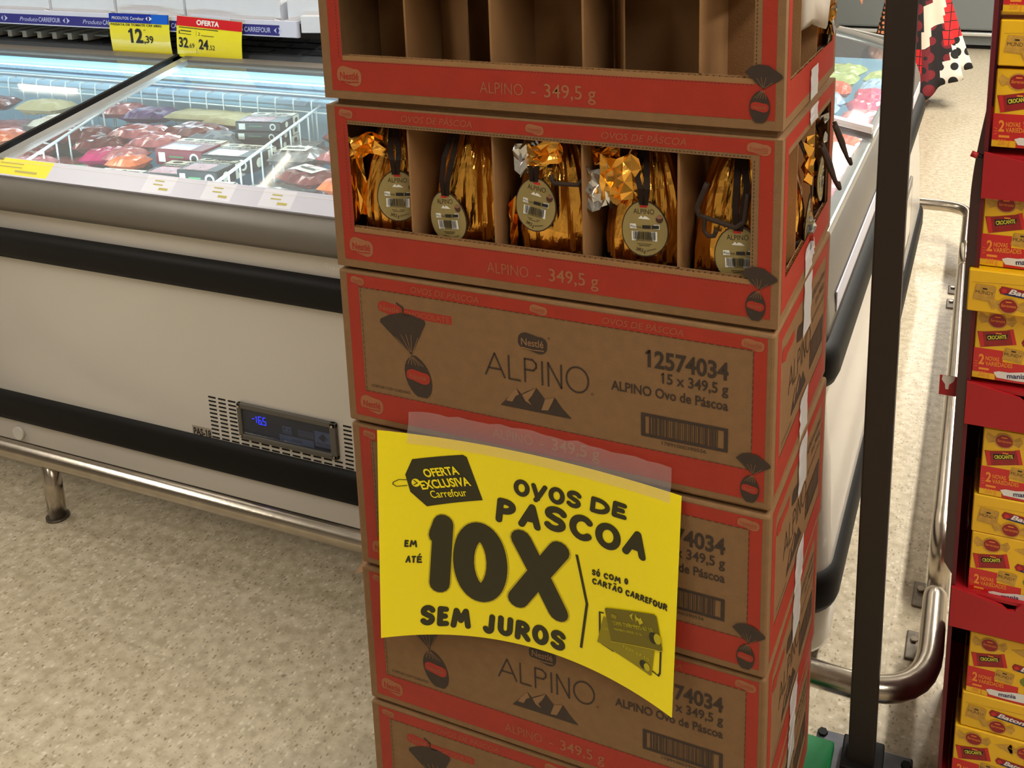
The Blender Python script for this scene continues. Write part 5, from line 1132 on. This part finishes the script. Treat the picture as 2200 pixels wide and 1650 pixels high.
boxes = [('up', .8165, DY0 + .004, 1.376, 'upright candy box cut by the top edge of the photo'), ('ly', .8150, DY0 + .002, 1.3015, 'lying candy box on the top shelf, a glare streak on its film'), ('up', .8150, DY0 + .006, 1.1860, 'upright candy box on the top shelf, directly above the first red shelf front'),
         ('up', .8115, DY0 + .006, 1.0090 - .0, 'upright candy box under the first red shelf front'), ('ly', .7985, DY0 - .012, .9435, 'lying candy box in a loose film, jutting out to the left'), ('up', .8125, DY0 + .006, .8325, 'upright candy box standing on the second shelf'),
         ('up', .8350, DY0 + .008, .6420, 'upright candy box under the second red shelf front'), ('ly', .8280, DY0 + .006, .5770, 'lying candy box in the middle of the third shelf pile'), ('up', .8300, DY0 + .006, .4660, 'upright candy box standing on the third shelf'),
         ('up', .8390, DY0 + .008, .2890, 'upright candy box under the third red shelf front'), ('ly', .8340, DY0 + .006, .2245, 'lying candy box in the lowest pile'), ('up', .8270, DY0 + .004, .1130, 'upright candy box at the bottom right corner of the photo')]
for k, x, y, z, lb in boxes:
    src = up0 if k == 'up' else ly0; first = fu if k == 'up' else fl
    if first: o = src; o['label'] = lb; o.location = (x, y, z)
    else: o = dup(src, lb, (x, y, z))
    o['group'] = 'yellow candy boxes on the display'
    if k == 'up': fu = False
    else: fl = False
# small clip-on marker on the side of the display
t = thing('shelf_flag', 'small red square flag with a white shape beside the second display shelf', 'sign', (.768, .418, .792))
mb = MB(); mb.box((0, 0, 0), (.0365, .0008, .032)); mb.build('flag_card', redcard, t)
P = Print(up_fn(0)); P.poly([(.004, .032), (.022, .032), (.020, .024), (.014, .018), (.013, .010), (.009, .010), (.008, .018), (.003, .025)], 0, 1); P.mb.build('flag_print', wht, t, fix=False)
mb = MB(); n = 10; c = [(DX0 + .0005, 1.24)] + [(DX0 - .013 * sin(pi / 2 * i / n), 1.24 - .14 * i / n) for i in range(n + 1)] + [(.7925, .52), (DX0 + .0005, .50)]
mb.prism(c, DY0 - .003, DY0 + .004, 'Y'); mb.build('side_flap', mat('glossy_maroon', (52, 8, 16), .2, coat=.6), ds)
t = thing('shelf_clip', 'small red plastic clip end poking out left of the display', 'clip', (0, 0, 0))
mb = MB(); mb.tube([(.8055, .400, 1.172), (.797, .398, 1.1745)], .0022, 6); mb.build('clip_arm', stripe_m, t)
mb = MB(); mb.tube([(.790, .397, 1.177), (.798, .397, 1.174)], .0046, 8); mb.build('clip_end', redcard, t)

# ------------------------------------------------------------------ far grey freezer across the aisle end
t = thing('wall_freezer', 'low grey freezer cabinet far behind, across the end of the aisle', 'freezer')
mb = MB(); mb.box((-3.2, 8.76, .04), (3.4, 9.7, .135)); mb.build('kick_panel', far_grey, t)
mb = MB(); mb.box((-3.2, 8.80, 0), (3.4, 9.6, .045)); mb.build('plinth', stripe_m, t)
mb = MB(); mb.bbox((-3.2, 8.70, .128), (3.4, 8.80, .160), .008); mb.build('bumper_bar', mat('pale_bar', (206, 206, 200), .3, metal=.4), t)
mb = MB(); mb.box((-3.2, 8.77, .160), (3.4, 9.7, .178)); mb.build('dark_gap', stripe_m, t)  # thin dark strip set back between the bar and the panel above
mb = MB(); mb.bbox((-3.2, 8.72, .178), (3.4, 9.7, .86), .02); mb.build('front_panel', far_grey, t)

# ------------------------------------------------------------------ shopper in the patterned dress
pe = thing('person', 'person in a long black, red and white patterned dress standing past the right freezer', 'person', (.31, 6.25, 0), .0)
def skinned(name, joints, edges, parent, m, sub=2):
    me = bpy.data.meshes.new(name); me.from_pydata([j[0] for j in joints], edges, []); o = put(name, me, parent)
    md = o.modifiers.new('s', 'SKIN'); 
    if not me.skin_vertices: 
        a = me.attributes
    for i, j in enumerate(joints):
        sv = me.skin_vertices[0].data[i]; sv.radius = (j[1], j[1] * (j[2] if len(j) > 2 else 1)); sv.use_root = (i == 0)
    o.modifiers.new('d', 'SUBSURF').levels = sub; o.modifiers['d'].render_levels = sub; me.materials.append(m); return o
body = [((0, 0, .93), .13, .8), ((0, 0, 1.10), .115, .8), ((0, 0, 1.30), .14, .75), ((0, 0, 1.40), .075), ((0, -.01, 1.47), .05), ((0, -.02, 1.56), .075), ((0, -.02, 1.63), .07),
        ((-.09, 0, .85), .085), ((-.10, 0, .48), .055), ((-.10, 0, .10), .035), ((-.10, -.13, .04), .028), ((.09, 0, .85), .085), ((.10, 0, .48), .055), ((.10, 0, .10), .035), ((.10, -.13, .04), .028),
        ((-.17, 0, 1.36), .05), ((-.26, -.01, 1.10), .038), ((-.34, -.05, .86), .028), ((-.355, -.06, .78), .026), ((.17, 0, 1.36), .05), ((.24, -.03, 1.10), .038), ((.16, -.22, .98), .028), ((.12, -.29, .98), .024)]
skinned('body', body, [(0, 1), (1, 2), (2, 3), (3, 4), (4, 5), (5, 6), (0, 7), (7, 8), (8, 9), (9, 10), (0, 11), (11, 12), (12, 13), (13, 14), (3, 15), (15, 16), (16, 17), (17, 18), (3, 19), (19, 20), (20, 21), (21, 22)], pe, skin)
for hx, hy, hz, dx in ((-.355, -.06, .775, 0), (.12, -.29, .975, 1)):   # fingers
    for k in range(4):
        a = (hx + (k - 1.5) * .0, hy + (k - 1.5) * .017, hz); 
        L_ = (.075, .085, .08, .065)[k]
        if dx: j = [(a, .010), ((a[0] - L_ * .5, a[1] - .01, a[2] - .01), .008), ((a[0] - L_ * .9, a[1] - .005, a[2] - .035), .0065)]
        else: j = [(a, .010), ((a[0] - .006, a[1], a[2] - L_ * .55), .008), ((a[0] + .006, a[1] - .004, a[2] - L_), .0065)]
        skinned('finger', j, [(0, 1), (1, 2)], pe, skin, 1)
    j = [((hx, hy - .02, hz + .02), .011), ((hx + .004, hy - .045, hz - .01), .009), ((hx + .008, hy - .05, hz - .04), .007)]; skinned('thumb', j, [(0, 1), (1, 2)], pe, skin, 1)
def patt(name, base, dot, scale, size, kind='dots'):
    m = bpy.data.materials.new(name); m.use_nodes = True; nt = m.node_tree; N = nt.nodes; p = N['Principled BSDF']; p.inputs['Roughness'].default_value = .7
    tc = N.new('ShaderNodeTexCoord'); mx = N.new('ShaderNodeMix'); mx.data_type = 'RGBA'; mx.inputs['A'].default_value = (*sr(*base), 1); mx.inputs['B'].default_value = (*sr(*dot), 1)
    mp = N.new('ShaderNodeMapping'); mp.inputs['Scale'].default_value = (1, .001, 1); nt.links.new(tc.outputs['Object'], mp.inputs[0])
    if kind == 'dots':
        v = N.new('ShaderNodeTexVoronoi'); v.inputs['Scale'].default_value = scale; v.inputs['Randomness'].default_value = .25; nt.links.new(mp.outputs[0], v.inputs['Vector'])
        l = N.new('ShaderNodeMath'); l.operation = 'LESS_THAN'; l.inputs[1].default_value = size; nt.links.new(v.outputs['Distance'], l.inputs[0]); nt.links.new(l.outputs[0], mx.inputs['Factor'])
    else:
        s = N.new('ShaderNodeSeparateXYZ'); nt.links.new(mp.outputs[0], s.inputs[0]); prev = None
        for ax in ('X', 'Z'):
            mu = N.new('ShaderNodeMath'); mu.operation = 'MULTIPLY'; mu.inputs[1].default_value = scale; nt.links.new(s.outputs[ax], mu.inputs[0])
            f = N.new('ShaderNodeMath'); f.operation = 'FRACT'; nt.links.new(mu.outputs[0], f.inputs[0]); l = N.new('ShaderNodeMath'); l.operation = 'LESS_THAN'; l.inputs[1].default_value = size; nt.links.new(f.outputs[0], l.inputs[0])
            if prev: q = N.new('ShaderNodeMath'); q.operation = 'MAXIMUM'; nt.links.new(prev, q.inputs[0]); nt.links.new(l.outputs[0], q.inputs[1]); prev = q.outputs[0]
            else: prev = l.outputs[0]
        nt.links.new(prev, mx.inputs['Factor'])
    nt.links.new(mx.outputs['Result'], p.inputs['Base Color']); return m
dm = [patt('orange_dots', (22, 18, 18), (226, 140, 90), 30, .34), patt('red_check', (214, 30, 34), (30, 14, 16), 17, .10, 'grid'), patt('dark_panel', (26, 14, 18), (120, 22, 34), 9, .36), patt('white_dots', (232, 224, 212), (20, 18, 18), 11, .36), mat('cream_patch', (222, 206, 186), .7), patt('maroon_print', (110, 18, 30), (24, 14, 18), 12, .30)]
mb = MB(); nA, nZ = 96, 16
def skirt(i, j):
    th = 2 * pi * i / nA; s = j / nZ; hem = .05 + .21 * max(0, (cos(th) - .25) / .75) + .015 * sin(4 * th); z = .98 - s * (.98 - hem)
    r_ = .15 + .17 * s ** 1.1; f = 1 + .12 * s * sin(9 * th + .6)
    return (r_ * cos(th) * 1.08 * f + .02 * s, r_ * sin(th) * .62 * f, z)
for j in range(nZ):
    for i in range(nA):
        c = [skirt(i, j), skirt(i + 1, j), skirt(i + 1, j + 1), skirt(i, j + 1)]; x = sum(q[0] for q in c) / 4; s = (j + .5) / nZ
        if x < -.17: m_ = 0
        elif x < -.02: m_ = 5 if s < .75 else 1
        elif x < .07: m_ = 2 if s < .6 else 1
        elif x < .12: m_ = 4 if .3 < s < .62 else 5
        elif x < .20: m_ = 4 if s < .5 else 2
        elif x < .26: m_ = 1 if s < .66 else (2 if s < .8 else 3)
        else: m_ = 1 if s < .70 else 3
        if s > .90 and x < .12: m_ = 3 if (i // 6) % 2 else 2
        mb.add(c, [(0, 1, 2, 3)], m_, True)
o = mb.build('skirt', dm, pe); o.modifiers.new('t', 'SOLIDIFY').thickness = .003
mb = MB(); prof = [(.96, .165), (1.1, .145), (1.25, .165), (1.36, .17), (1.41, .09)]
for (za, ra), (zb, rb) in zip(prof, prof[1:]):
    n = 32; ring = lambda q, z: [(q * 1.05 * cos(2 * pi * i / n), q * .72 * sin(2 * pi * i / n), z) for i in range(n)]
    mb.add(ring(ra, za) + ring(rb, zb), [(i, (i + 1) % n, n + (i + 1) % n, n + i) for i in range(n)], 0, True)
mb.build('bodice', dm[0], pe)
mb = MB()
bm = bmesh.new(); bmesh.ops.create_uvsphere(bm, u_segments=20, v_segments=12, radius=.105)
for v in bm.verts: v.co = Vector((v.co.x * .95, v.co.y * 1.05 + .02, v.co.z * 1.1 + 1.63)) if v.co.y > -.05 or v.co.z > .04 else Vector((v.co.x * .7, v.co.y * .5, v.co.z * .8 + 1.63))
bm.verts.index_update(); mb.add([v.co[:] for v in bm.verts], [[v.index for v in f.verts] for f in bm.faces], 0, True); bm.free(); mb.build('hair', mat('dark_hair', (40, 28, 22), .5, noise=.2, nscale=60), pe)
for sx in (-1, 1):
    mb = MB(); mb.tube([(sx * .028, -.088, 1.585), (sx * .028, -.093, 1.585)], .009, 10); mb.build('eye', wht, pe)
mb = MB(); mb.tube([(0, -.085, 1.59), (0, -.108, 1.555), (0, -.09, 1.548)], [.006, .011, .009], 8); mb.build('nose', skin, pe)
mb = MB(); mb.tube([(-.022, -.088, 1.522), (0, -.095, 1.520), (.022, -.088, 1.522)], .005, 8); mb.build('mouth', mat('lips', (160, 80, 76), .5), pe)
